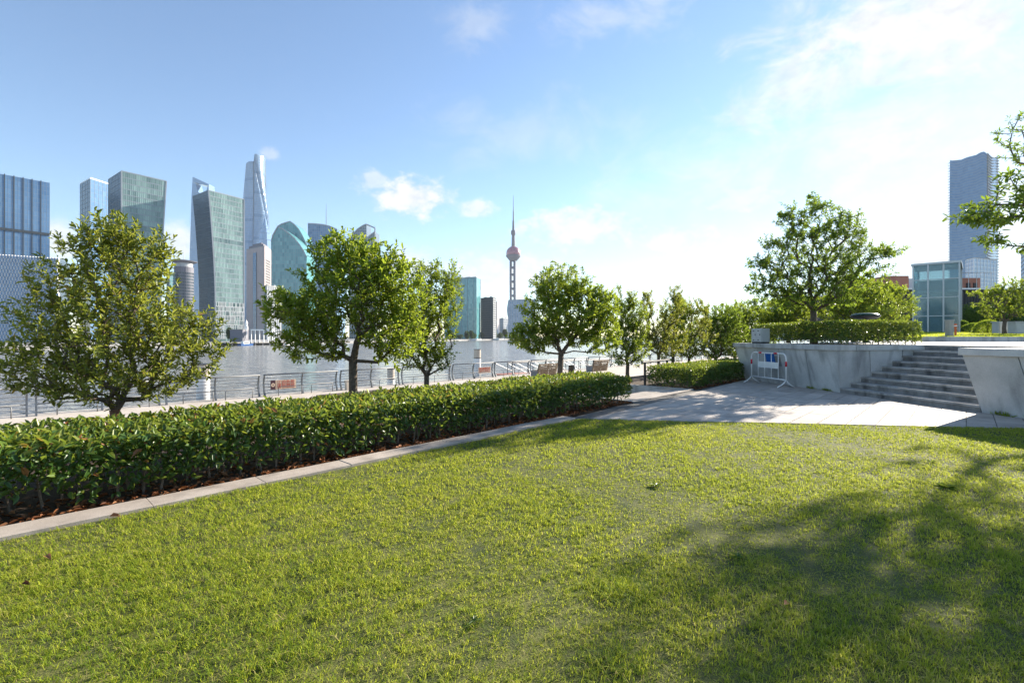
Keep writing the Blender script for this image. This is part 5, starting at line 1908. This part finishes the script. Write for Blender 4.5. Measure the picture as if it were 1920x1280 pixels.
    # 10 domed glass building: two curved slabs
    def outline_slab(root, Yf, dep, pts, nx, ny, glass, frame, seed, fw=.35):
        """pts: (px, py) along the top from left to right; a slab with that roof line"""
        xs = [PX(p, Yf) for p, _ in pts]; zs = [HZ(q, Yf) for _, q in pts]
        def f(a, b):
            x = xs[0] + (xs[-1] - xs[0]) * a
            zt = np.interp(x, xs, zs)
            return np.array([x, Yf, QZ + (zt - QZ) * b])
        n = 24
        mb = MB()
        prof = [(xs[0] + (xs[-1] - xs[0]) * k / n) for k in range(n + 1)]
        vs = []
        for x in prof:
            zt = float(np.interp(x, xs, zs))
            vs += [(x, Yf + .3, QZ), (x, Yf + .3, zt), (x, Yf + dep, QZ), (x, Yf + dep, zt)]
        fs = []
        for k in range(n):
            o_ = 4 * k
            fs += [(o_, o_ + 4, o_ + 5, o_ + 1), (o_ + 3, o_ + 7, o_ + 6, o_ + 2), (o_ + 1, o_ + 5, o_ + 7, o_ + 3)]
        fs += [(0, 1, 3, 2), (4 * n, 4 * n + 2, 4 * n + 3, 4 * n + 1)]
        mb.add(vs, fs, .5)
        mb.build('body', M[glass], root, tint=True)
        # rows are level floors, cut by the roof line
        r = np.random.default_rng(seed)
        pm, fb = MB(), MB()
        zmax = max(zs)
        for i in range(nx):
            x0, x1 = [xs[0] + (xs[-1] - xs[0]) * q / nx for q in (i, i + 1)]
            zt0, zt1 = np.interp(x0, xs, zs), np.interp(x1, xs, zs)
            fb.add([(x0 - fw / 2, Yf - .3, QZ), (x0 + fw / 2, Yf - .3, QZ), (x0 + fw / 2, Yf - .3, zt0), (x0 - fw / 2, Yf - .3, zt0)], [(0, 1, 2, 3)])
            for j in range(ny):
                za, zb_ = QZ + (zmax - QZ) * j / ny, QZ + (zmax - QZ) * (j + 1) / ny
                t = float(np.clip(r.normal(.5, .2) + (.25 if j in (7, 20) else 0), 0, 1))
                pm.add([(x0, Yf, min(za, zt0)), (x1, Yf, min(za, zt1)), (x1, Yf, min(zb_, zt1)), (x0, Yf, min(zb_, zt0))], [(0, 1, 2, 3)], t)
                if za < min(zt0, zt1):
                    fb.add([(x0, Yf - .25, za - fw * .4), (x1, Yf - .25, za - fw * .4), (x1, Yf - .25, za + fw * .4), (x0, Yf - .25, za + fw * .4)], [(0, 1, 2, 3)])
        pm.build('glazing', M[glass], root, tint=True)
        o = fb.build('mullions', M[frame], root); o['kind'] = 'stuff'
        # pale rim along the roof line
        MB().tube([(x, Yf - .2, z) for x, z in zip(xs, zs)], 1.0, 5).build('roof_rim', M['frame_light'], root)
    Y = 790.0
    root = thing('domed_glass_building', (PX(542, Y), Y, QZ), 'teal glass building with a curved sail-shaped top', 'building', G_C)
    outline_slab(root, Y, 34, [(508.5, 452), (511, 442), (516, 433), (520.5, 425), (530, 429), (541, 437), (552, 447), (562, 459), (569, 470), (575, 482)], 16, 30, 'g_teal', 'frame_mid', 31)
    outline_slab(root, Y + 35, 34, [(520, 425), (528, 420), (544, 415), (552, 421), (560, 430), (567, 442), (573, 455), (578, 472)], 14, 30, 'g_teal', 'frame_mid', 32)
    # 11 blue block with mast
    Y = 1000.0
    root = thing('mast_tower', (PX(600, Y), Y, QZ), 'blue glass block with a thin roof mast behind the broad tree', 'building', G_C)
    outline_slab(root, Y, 50, [(577.5, 419), (590, 419.5), (605, 421), (618, 424), (632, 430)], 14, 44, 'g_blue', 'frame_mid', 33, .5)
    MB().tube([(PX(607.5, Y), Y + 12, HZ(430, Y)), (PX(607.5, Y), Y + 12, HZ(400, Y)), (PX(607.5, Y), Y + 12, HZ(379, Y))], [.9, .6, .25], 6).build('mast', M['frame_mid'], root)
    # 12 curved crown with open frame
    Y = 900.0
    root = thing('arched_crown_building', (PX(682, Y), Y, QZ), 'grey glass building with arched crown and open corner frame', 'building', G_C)
    outline_slab(root, Y, 30, [(655, 450), (663, 437), (671, 429), (680, 423), (687, 420)], 8, 40, 'g_grey', 'frame_light', 34, .5)
    outline_slab(root, Y + .5, 30, [(687.3, 447), (695, 440), (703, 434)], 4, 38, 'g_grey', 'frame_light', 35, .5)
    MB().tube([(PX(687, Y), Y, HZ(420.5, Y)), (PX(703, Y), Y, HZ(427.5, Y))], 1.3, 4).build('crown_bar', M['frame_light'], root)
    MB().tube([(PX(703, Y), Y, HZ(427, Y)), (PX(703, Y), Y, QZ)], 1.3, 4).build('crown_post', M['frame_light'], root)
    # 13 teal slab and its neighbours
    Y = 745.0
    box_tower('teal_slab', 'teal glass slab with a pale rounded right edge, left of the television tower', (834, 775), (893, 745), (900.5, 770), HZ(520, Y), 22, 4, 26, 'g_teal', 'frame_mid', fw=.25, seed=41, group=G_C, hstep=13, vstep=4)
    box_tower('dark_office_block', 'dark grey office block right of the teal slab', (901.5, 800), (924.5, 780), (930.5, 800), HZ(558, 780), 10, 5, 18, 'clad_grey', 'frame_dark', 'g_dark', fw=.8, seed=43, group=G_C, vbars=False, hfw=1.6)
    box_tower('beige_tower', 'narrow beige tower behind the dark office block', (928, 1050), (932, 1030), (937, 1060), HZ(566, 1030), 3, 4, 20, 'clad', 'frame_light', fw=.6, seed=45, group=G_C, vbars=False)
    box_tower('pale_low_block', 'pale low block between the dark office block and the curved grey block', (936.5, 1010), (944, 990), (953, 1010), HZ(597, 990), 6, 8, 8, 'clad_grey', 'frame_light', fw=.8, seed=47, group=G_C)
    for (a, b, lab) in ((928, 936, 'white sail-like canopy at the foot of the beige tower'), (943, 953, 'white sail-like canopy beside the curved grey block')):
        Y2 = 900.0
        rt = thing('sail_canopy', (PX((a + b) / 2, Y2), Y2, QZ), lab, 'canopy', 'white canopies on the far shore')
        MB().add([(PX(a, Y2), Y2, QZ), (PX(b, Y2), Y2, QZ), (PX(b - 1, Y2), Y2 + 4, HZ(606, Y2)), (PX(b, Y2), Y2 + 9, QZ)], [(0, 1, 2), (1, 3, 2), (3, 0, 2), (0, 3, 1)]).build('sail', M['white'], rt)
    # curved grey block before the television tower
    Y = 950.0
    root = thing('curved_grey_block', (PX(975, Y), Y, QZ), 'pale grey block with wavy left edge below the television tower', 'building', G_C)
    outline_slab(root, Y, 30, [(953, 563), (960, 562.5), (975, 562), (990, 562), (1003, 562)], 16, 20, 'g_pale', 'frame_light', 51, .6)
    lw = [(953, 563), (951.3, 572), (950.3, 582), (951.5, 592), (953.5, 600), (951.8, 608), (952.5, 620), (953, 632)]
    mb = MB()
    for (p, q) in lw: mb.v += [(PX(p, Y), Y + .1, HZ(q, Y)), (PX(953.6, Y), Y + .1, HZ(q, Y)), (PX(p, Y), Y + 25, HZ(q, Y))]
    for k in range(len(lw) - 1):
        mb.f += [(3 * k, 3 * k + 3, 3 * k + 4, 3 * k + 1), (3 * k, 3 * k + 2, 3 * k + 5, 3 * k + 3)]; mb.t += [.4, .4]
    mb.build('wavy_edge', M['g_pale'], root, tint=True)
    # television tower
    Y = 1590.0; cx = PX(962.5, Y)
    root = thing('television_tower', (cx, Y, QZ), 'television tower with pink sphere, three columns and needle mast', 'tower', None)
    zs = HZ(475, Y); R = 23.5
    for k in range(3):
        a = rad(-58 + 120 * k)
        MB().tube([(cx + 8.6 * math.cos(a), Y + 8.6 * math.sin(a), QZ), (cx + 8.6 * math.cos(a), Y + 8.6 * math.sin(a), zs - R * .8)], 4.0, 14).build('column', M['tower_con'], root, smooth=True)
    for k in range(6):
        z = HZ(489 + 13.2 * k + 6, Y) + 11.5
        MB().lathe([(.5, z - 4.5), (8, z - 3), (9.5, z), (8, z + 3), (.5, z + 4.5)], cx, Y, 16).build('small_sphere', M['tower_con'], root, smooth=True)
    sp = MB()
    rr = random.Random(3)
    nu, nv = 28, 16
    for j in range(nv):
        for i in range(nu):
            q = []
            for (ii, jj) in ((i, j), (i + 1, j), (i + 1, j + 1), (i, j + 1)):
                la = -PI / 2 + PI * jj / nv; lo = 2 * PI * ii / nu
                q.append((cx + R * math.cos(la) * math.cos(lo), Y + R * math.cos(la) * math.sin(lo), zs + R * math.sin(la)))
            sp.add(q, [(0, 1, 2, 3)], rr.uniform(0, 1) if j > 6 else .0)
    sp.build('main_sphere', M['tower_pink'], root, tint=True)
    MB().lathe([(12, zs - R * 1.05), (21, zs - R * .62), (24.3, zs - R * .42), (24.3, zs - R * .28), (22, zs - R * .25)], cx, Y, 28).build('sphere_ring', M['tower_con'], root)
    MB().lathe([(6.5, zs + R * .9), (5.6, HZ(446, Y)), (5.2, HZ(443, Y))], cx, Y, 14).build('upper_shaft', M['tower_con'], root)
    MB().lathe([(4.5, HZ(443, Y)), (7.6, HZ(439, Y)), (8, HZ(436, Y)), (7, HZ(432.5, Y)), (4, HZ(431, Y))], cx, Y, 16).build('top_sphere', M['tower_con'], root)
    MB().lathe([(3.9, HZ(431, Y)), (3.2, HZ(414, Y)), (2.2, HZ(413.5, Y)), (1.7, HZ(397, Y)), (2.2, HZ(396.5, Y)), (1.1, HZ(395.5, Y)), (.6, HZ(367, Y))], cx, Y, 10).build('mast', M['tower_con'], root)
    # building with a disc roof
    Y = 560.0; cx = PX(345, Y)
    root = thing('disc_roof_building', (cx, Y, QZ), 'round beige building with a flat disc roof behind the left tree', 'building', G_C)
    zr = HZ(490, Y)
    MB().lathe([(9.6, QZ), (9.6, zr - 7)], cx, Y, 24).build('shaft', M['tower_con'], root)
    wd = MB()
    rr = random.Random(8)
    for j in range(22):
        for i in range(36):
            a0, a1 = 2 * PI * i / 36, 2 * PI * (i + .62) / 36
            z0 = QZ + 4 + j * 3.4
            if z0 + 2 > zr - 8: continue
            wd.add([(cx + 9.75 * math.cos(a), Y + 9.75 * math.sin(a), z) for a, z in ((a0, z0), (a1, z0), (a1, z0 + 2.1), (a0, z0 + 2.1))], [(0, 1, 2, 3)], rr.random())
    o = wd.build('windows', M['g_dark'], root, tint=True); o['kind'] = 'stuff'
    MB().lathe([(8.6, zr - 7), (8.8, zr - 2.6), (9.5, zr - 2.4)], cx, Y, 28).build('drum', M['frame_light'], root)
    MB().lathe([(9, zr - 2.6), (13.0, zr - .8), (13.3, zr), (5, zr + 1.6), (.3, zr + 1.9)], cx, Y, 32).build('disc_roof', M['clad_warm'] if 'clad_warm' in M else M['tower_con'], root)
    MB().tube([(cx, Y, zr + 2), (cx, Y, zr + 18)], [.3, .08], 5).build('mast', M['frame_light'], root)
    box_tower('glass_wing', 'low teal glass wing left of the disc-roofed building', (313, 555), (318, 540), (336, 556), HZ(512, 540), 3, 8, 22, 'g_teal', 'frame_mid', fw=.3, seed=61, group=G_C)
    # pale block far behind the cherry tree
    box_tower('pale_far_block', 'pale striped block far behind the left branches of the cherry tree', (1441, 420), (1444, 410), (1492, 430), HZ(566, 410), 2, 24, 12, 'g_pale', 'white', fw=.5, seed=63, group='buildings on the near bank', zb=-1.6, hbars=False, roof='white')
    # wavy-topped tower on the right
    Yc, Yl, Yr = 850.0, 880.0, 890.0
    root = thing('wavy_top_tower', (PX(1850, Yc), Yc, -1.6), 'tall blue glass tower with a wavy roof line and horizontal fins', 'building', 'buildings on the near bank')
    ptL, ptC, ptR = np.array([PX(1781, Yl), Yl]), np.array([PX(1850, Yc), Yc]), np.array([PX(1871.5, Yr), Yr])
    def wav(a, f):       # roof height along each face
        return f(a)
    topl = [(1783, 301), (1792, 302.5), (1800, 301), (1812, 295.5), (1830, 291), (1838, 286), (1846, 284.5), (1850, 288)]
    def faceL(a, b):
        p = ptL * (1 - a) + ptC * a
        px = 960 + F * p[0] / p[1]
        zt = HZ(np.interp(px, [q[0] for q in topl], [q[1] for q in topl]), p[1])
        cur = 1.0 + .012 * math.sin(PI * b)
        q = ptC + (p - ptC) * cur
        return v3(q, -1.6 + (zt + 1.6) * b)
    topr = [(1850, 288), (1856, 295), (1862, 297), (1868, 295), (1872, 298)]
    def faceR(a, b):
        p = ptC * (1 - a) + ptR * a
        px = 960 + F * p[0] / p[1]
        zt = HZ(np.interp(px, [q[0] for q in topr], [q[1] for q in topr]), p[1])
        return v3(p, -1.6 + (zt + 1.6) * b)
    curtain(faceL, 14, 66, 'g_blue', 'frame_mid', root, .35, .5, 14, seed=71, vbars=False, hstep=1, hfw=.5)
    curtain(faceR, 6, 66, 'g_pale', 'frame_light', root, 1.0, 2.2, 6, seed=72, vbars=False, hstep=1, hfw=1.5)  # paler glass: brightness of the sunlit right face put into the colour
    fin = MB()
    for j in range(3, 66):
        b = j / 66
        p = faceL(0, b); e = (ptL - ptC) / np.linalg.norm(ptL - ptC)
        fin.add([p, p + np.array([e[0] * 2.0, e[1] * 2.0, .2]), p + np.array([e[0] * 2.0, e[1] * 2.0, .9]), p + np.array([0, 0, 1.6]),
                 p + np.array([-e[1] * -3, 3, 0]), p + np.array([e[0] * 2.0, e[1] * 2.0 + 3, .2])], [(0, 1, 2, 3), (0, 4, 5, 1)])
    o = fin.build('edge_fins', M['frame_light'], root); o['kind'] = 'stuff'
    back = ptL + ptR - ptC
    mb = MB()
    n = 14
    ring_t, ring_b = [], []
    for k in range(n): ring_t.append(faceL(k / n, .998)); ring_b.append(faceL(k / n, 0))
    for k in range(7): ring_t.append(faceR(k / 6, .998)); ring_b.append(faceR(k / 6, 0))
    ring_t.append(v3(back, HZ(297, Yl))); ring_b.append(v3(back, -1.6))
    cc = np.mean(ring_t, 0)
    m_ = len(ring_t)
    vs = [tuple(p + (cc - p) * np.array([.006, .006, 0])) for p in ring_b + ring_t] + [tuple(cc)]
    fs = [(i, (i + 1) % m_, m_ + (i + 1) % m_, m_ + i) for i in range(m_)] + [(m_ + i, m_ + (i + 1) % m_, 2 * m_) for i in range(m_)]
    mb.add(vs, fs).build('body', M['frame_mid'], root)
    box_tower('glass_annex', 'lower stepped glass block in front of the wavy-topped tower', (1811, 700), (1826, 680), (1869, 700), HZ(484, 680), 6, 14, 40, 'g_pale', 'white', fw=.4, seed=75, group='buildings on the near bank', zb=-1.6, hstep=2, vstep=2)
    box_tower('edge_tower', 'pale banded tower cut off by the right edge of the picture', (1914, 520), (1920, 500), (1990, 520), HZ(464, 500), 2, 16, 22, 'g_pale', 'frame_dark', fw=.5, seed=77, group='buildings on the near bank', zb=-1.6, vbars=False)


city()


def far_shore():
    # trees along the far embankment
    r = np.random.default_rng(91)
    A = np.array([-178.0, 317.0]); d = np.array([0.3036, 0.9528]); nrm_ = np.array([-d[1], d[0]])
    def shore(px):
        k = (px - 960) / F
        # A + d*t with x = k*y
        t = (k * A[1] - A[0]) / (d[0] - k * d[1])
        return A + d * t
    i = 0
    specs = [(872 + j * 7.2, 608 + random.uniform(8, 17), random.uniform(6, 9)) for j in range(14)] + [(477, 617, 7.5)]
    for (px, py, wpx) in specs:
        p = shore(px) + nrm_ * random.uniform(8, 22)
        p = p * 1.0
        Y = p[1]; x = p[0]
        h = HZ(py, Y) - QZ
        w = wpx / F * Y
        lab = 'small round tree standing alone on the far quay before the flared tower' if px == 477 else f'leafy tree in the far embankment row, {ORDS[specs.index((px, py, wpx))]} counted from the left'
        root = thing('embankment_tree', (x, Y, QZ), lab, 'tree', None if px == 477 else 'trees along the far embankment')
        MB().tube([(x, Y, QZ - .2), (x, Y, QZ + h * .55)], [.35, .2], 6).build('trunk', M['bark'], root)
        n = 700
        dd = r.normal(0, 1, (n, 3)); dd /= np.linalg.norm(dd, axis=1, keepdims=True)
        q = r.random(n)[:, None] ** .35
        lob = r.integers(0, 4, n)
        offs = r.normal(0, .33, (4, 3))
        P = np.array([x, Y, QZ + h * .56]) + (dd * q * .72 + offs[lob]) * np.array([w * .62, w * .62, h * .40])
        P[:, 2] = np.maximum(P[:, 2], QZ + .5)
        V, Q = leaf_geo(P, dd + r.normal(0, .5, (n, 3)), r.normal(0, .6, (n, 3)) + dd, np.full(n, h * .13), np.full(n, h * .09))
        o = np_mesh('crown', V, Q, M['fartree'], root, np.tile(r.random(n), 2)); o['kind'] = 'stuff'
    # quay edge pieces on the far side
    def quay_box(name, lab, cat, px0, px1, py0, py1, setback, dep, m, group=None):
        p0, p1 = shore(px0) + nrm_ * setback, shore(px1) + nrm_ * setback
        Y = (p0[1] + p1[1]) / 2
        root = thing(name, (float((p0 + p1)[0] / 2), float(Y), QZ), lab, cat, group)
        e = (p1 - p0); L = np.linalg.norm(e); e /= L; n2 = np.array([-e[1], e[0]])
        return root, p0, p1, e, n2, L
    # grey windowless block
    Y = 318.0
    root = thing('quay_block', (PX(443, Y), Y, QZ), 'plain grey block on the far quay below the flared tower', 'building')
    xa, xb = PX(431, Y), PX(455, Y)
    MB().box(xa, xb, Y, Y + 7, QZ - .2, HZ(618, Y)).build('wall', M['tower_con'], root)
    MB().box(xa - .2, xb + .2, Y - .2, Y + 7.2, HZ(618, Y) + .01, HZ(617.2, Y)).build('roof', M['roofgrey'], root)
    Y = 322.0
    root = thing('white_beacon', (PX(449, Y), Y, QZ), 'small white beacon tower behind the plain grey quay block', 'tower')
    x = PX(449.5, Y)
    MB().lathe([(1.3, QZ), (1.1, HZ(612, Y)), (1.4, HZ(611, Y))], x, Y + 8, 10).build('shaft', M['white'], root)
    MB().lathe([(.8, HZ(611, Y)), (.8, HZ(606, Y)), (1.0, HZ(605.5, Y)), (.1, HZ(599, Y))], x, Y + 8, 10).build('lantern', M['white'], root)
    # white pergola frame
    Y = 322.0
    root = thing('white_frame_canopy', (PX(490, Y), Y, QZ), 'long white frame canopy on the far quay', 'canopy')
    MB().box(PX(470, Y), PX(510, Y), Y, Y + 4, HZ(619.5, Y), HZ(617, Y)).build('beam', M['white'], root)
    for px in (470.6, 478, 486, 494, 502, 509.4):
        MB().box(PX(px, Y) - .22, PX(px, Y) + .22, Y + .1, Y + .6, QZ, HZ(619.6, Y)).build('post', M['white'], root)
    root = thing('white_brace', (PX(458, Y), Y, QZ), 'white diagonal braced frame beside the plain grey quay block', 'frame')
    for a, b in (((455.5, 618), (455.5, 634)), ((462, 617), (462, 634)), ((455.5, 619), (462, 634))):
        MB().tube([(PX(a[0], Y), Y, HZ(a[1], Y)), (PX(b[0], Y), Y, max(QZ, HZ(b[1], Y)))], .28, 6).build('member', M['white'], root)
    # pontoon pier along the quay
    p0, p1 = shore(412), shore(535)
    e = (p1 - p0) / np.linalg.norm(p1 - p0); n2 = np.array([e[1], -e[0]])
    root = thing('floating_pier', (float(p0[0]), float(p0[1]), WATER_Z), 'long low concrete pier along the far quay', 'pier')
    a, b = p0 + n2 * .3, p1 + n2 * .3
    MB().prism([a, b, b + n2 * 7, a + n2 * 7][::-1], WATER_Z + 1.6, WATER_Z + 2.3).build('deck', M['bank'], root)
    for k in range(9):
        q = a + (b - a) * (k + .5) / 9 + n2 * 6
        MB().tube([(q[0], q[1], WATER_Z - 1), (q[0], q[1], WATER_Z + 1.6)], .4, 8).build('pile', M['tower_con'], root)
    # boats
    def boat(px, off, L, lab, hull, cabin, seed):
        p = shore(px) + n2 * off
        root = thing('moored_boat', (float(p[0]), float(p[1]), WATER_Z), lab, 'boat', 'boats on the far side of the river')
        ee = e
        def q(a, b, z): return (p[0] + ee[0] * a + n2[0] * b, p[1] + ee[1] * a + n2[1] * b, WATER_Z + z)
        w = L * .13
        mb = MB()
        mb.add([q(-L / 2, -w, -.3), q(L * .32, -w, -.3), q(L / 2 - L * .04, 0, -.3), q(L * .32, w, -.3), q(-L / 2, w, -.3),
                q(-L / 2, -w * 1.15, 1.2), q(L * .33, -w * 1.15, 1.3), q(L / 2, 0, 1.7), q(L * .33, w * 1.15, 1.3), q(-L / 2, w * 1.15, 1.2)],
               [(4, 3, 2, 1, 0), (5, 6, 7, 8, 9), (0, 1, 6, 5), (1, 2, 7, 6), (2, 3, 8, 7), (3, 4, 9, 8), (4, 0, 5, 9)])
        mb.build('hull', M[hull], root)
        c = MB()
        c.box(-L * .3, L * .12, -w * .8, w * .8, 1.21, 2.7, lambda a, b, z: q(a, b, z))
        c.build('cabin', M[cabin], root)
        MB().box(-L * .26, L * .08, w * .8 + .003, w * .8 + .06, 1.7, 2.3, lambda a, b, z: q(a, b, z)).build('window', M['dark'], root)
        MB().box(-L * .32, L * .14, -w * .9, w * .9, 2.71, 2.85, lambda a, b, z: q(a, b, z)).build('roof', M[cabin], root)
    boat(437, 11, 11, 'blue and white boat moored at the far pier left of the white frame canopy', 'boatblue', 'white', 1)
    boat(520, 12, 10, 'small white boat moored at the far pier beside the broad tree', 'white', 'white', 2)
    boat(888, 6, 40, 'long pale barge moored below the far green tree row, left', 'frame_light', 'white', 3)
    boat(930, 6, 48, 'long pale barge moored below the far green tree row, right', 'frame_light', 'white', 4)


far_shore()


# fallen leaves on the lawn, one by one
def fallen():
    labs = ['orange fallen leaf on the grass near the kerb at lower left', 'dark brown fallen leaf on the grass at the left edge', 'rust-coloured fallen leaf lying against the kerb', 'small pale fallen leaf on the shaded grass']
    for i, (px, py, t, s) in enumerate(((85, 1047, 1.0, .075), (40, 1100, .0, .06), (205, 972, .75, .08), (1470, 1140, .9, .06))):
        Y = EYE * F / (py - HY); X = PX(px, Y)
        P = np.array([[X, Y, .022]])
        V, Q = leaf_geo(P, np.array([[1., .4 * i - .5, .12]]), np.array([[.2, -.3, 1.]]), np.array([s]), np.array([s * .55]), .35, .3)
        o = np_mesh('fallen_leaf', V, Q, M['litter'], None, [t, t])
        tag(o, labs[i], 'leaf', 'fallen leaves on the lawn')


fallen()


# ------------------------------------------------------------------ haze over the whole place
def haze():
    mb = MB()
    mb.box(-3600, 3600, -600, 3600, -10.5, 660)
    m = bpy.data.materials.new('haze_air')
    m.use_nodes = True
    nt = m.node_tree
    nt.nodes.clear()
    out = nt.nodes.new('ShaderNodeOutputMaterial')
    v = nt.nodes.new('ShaderNodeVolumePrincipled')
    v.inputs['Color'].default_value = (0.78, 0.89, 1.0, 1)
    v.inputs['Density'].default_value = HAZE_DENSITY
    v.inputs['Anisotropy'].default_value = 0.1
    nt.links.new(v.outputs[0], out.inputs['Volume'])
    o = mb.build('haze', m)
    o['kind'] = 'stuff'
    tag(o, 'thin pale summer haze over the river and the city', 'haze')


HAZE_DENSITY = 0.00006
haze()


# ------------------------------------------------------------------ weeds on the lawn and at the wall foot
def weeds():
    r = np.random.default_rng(123)
    spots = [(1775, 915, .11, 16, 'broad-leaved weed standing on the sunlit lawn near the right edge'),
             (1230, 911, .07, 11, 'small pale weed rosette on the sunlit middle of the lawn'),
             (1384, 1046, .055, 10, 'weed rosette in the shaded lawn left of centre of the tree shadow'),
             (890, 1165, .045, 9, 'weed rosette near the bottom centre of the lawn'),
             (1745, 866, .05, 8, 'tiny weed on the sunlit lawn near the far right')]
    for (px, py, sz, n, lab) in spots:
        Y = EYE * F / (py - HY); X = PX(px, Y)
        root = thing('lawn_weed', (X, Y, 0.0), lab, 'weed', 'weeds on the lawn')
        for k in range(n):
            an = k * 2.4 + r.uniform(-.3, .3)
            el = r.uniform(.1, .9)
            P = np.array([[X, Y, 0.004]])
            A = np.array([[math.cos(an), math.sin(an), el]])
            V, Q = leaf_geo(P, A, np.array([[-.4 * math.cos(an), -.4 * math.sin(an), 1.]]), np.array([sz * r.uniform(.7, 1.2)]), np.array([sz * .4]), .2, .3)
            np_mesh('leaf', V, Q, M['hedge'], root, [.6, .6])
    for (s_, t_, n, lab) in ((-.04, 4.15, 60, 'grass tuft at the wall foot just left of the stairs'), (-.04, 4.75, 40, 'grass tuft at the wall foot right of the barrier'),
                             (-.04, -.45, 60, 'grass tuft at the foot of the wall right of the stairs'), (-.04, -.95, 45, 'second grass tuft at the foot of the right-hand wall')):
        c = np.array(S(s_, t_, 0.0))
        root = thing('weed_tuft', tuple(c), lab, 'weed', 'weeds at the wall foot')
        P = c + np.stack([r.normal(0, .02, n), r.normal(0, .10, n), np.zeros(n)], 1)
        A = r.normal(0, .6, (n, 3)); A[:, 2] = 1
        V, Q = leaf_geo(P, A, r.normal(0, 1, (n, 3)), r.uniform(.04, .11, n), np.full(n, .010), .1, .3)
        o = np_mesh('blades', V, Q, M['grass'], root, np.tile(r.uniform(.1, .6, n), 2)); o['kind'] = 'stuff'


weeds()
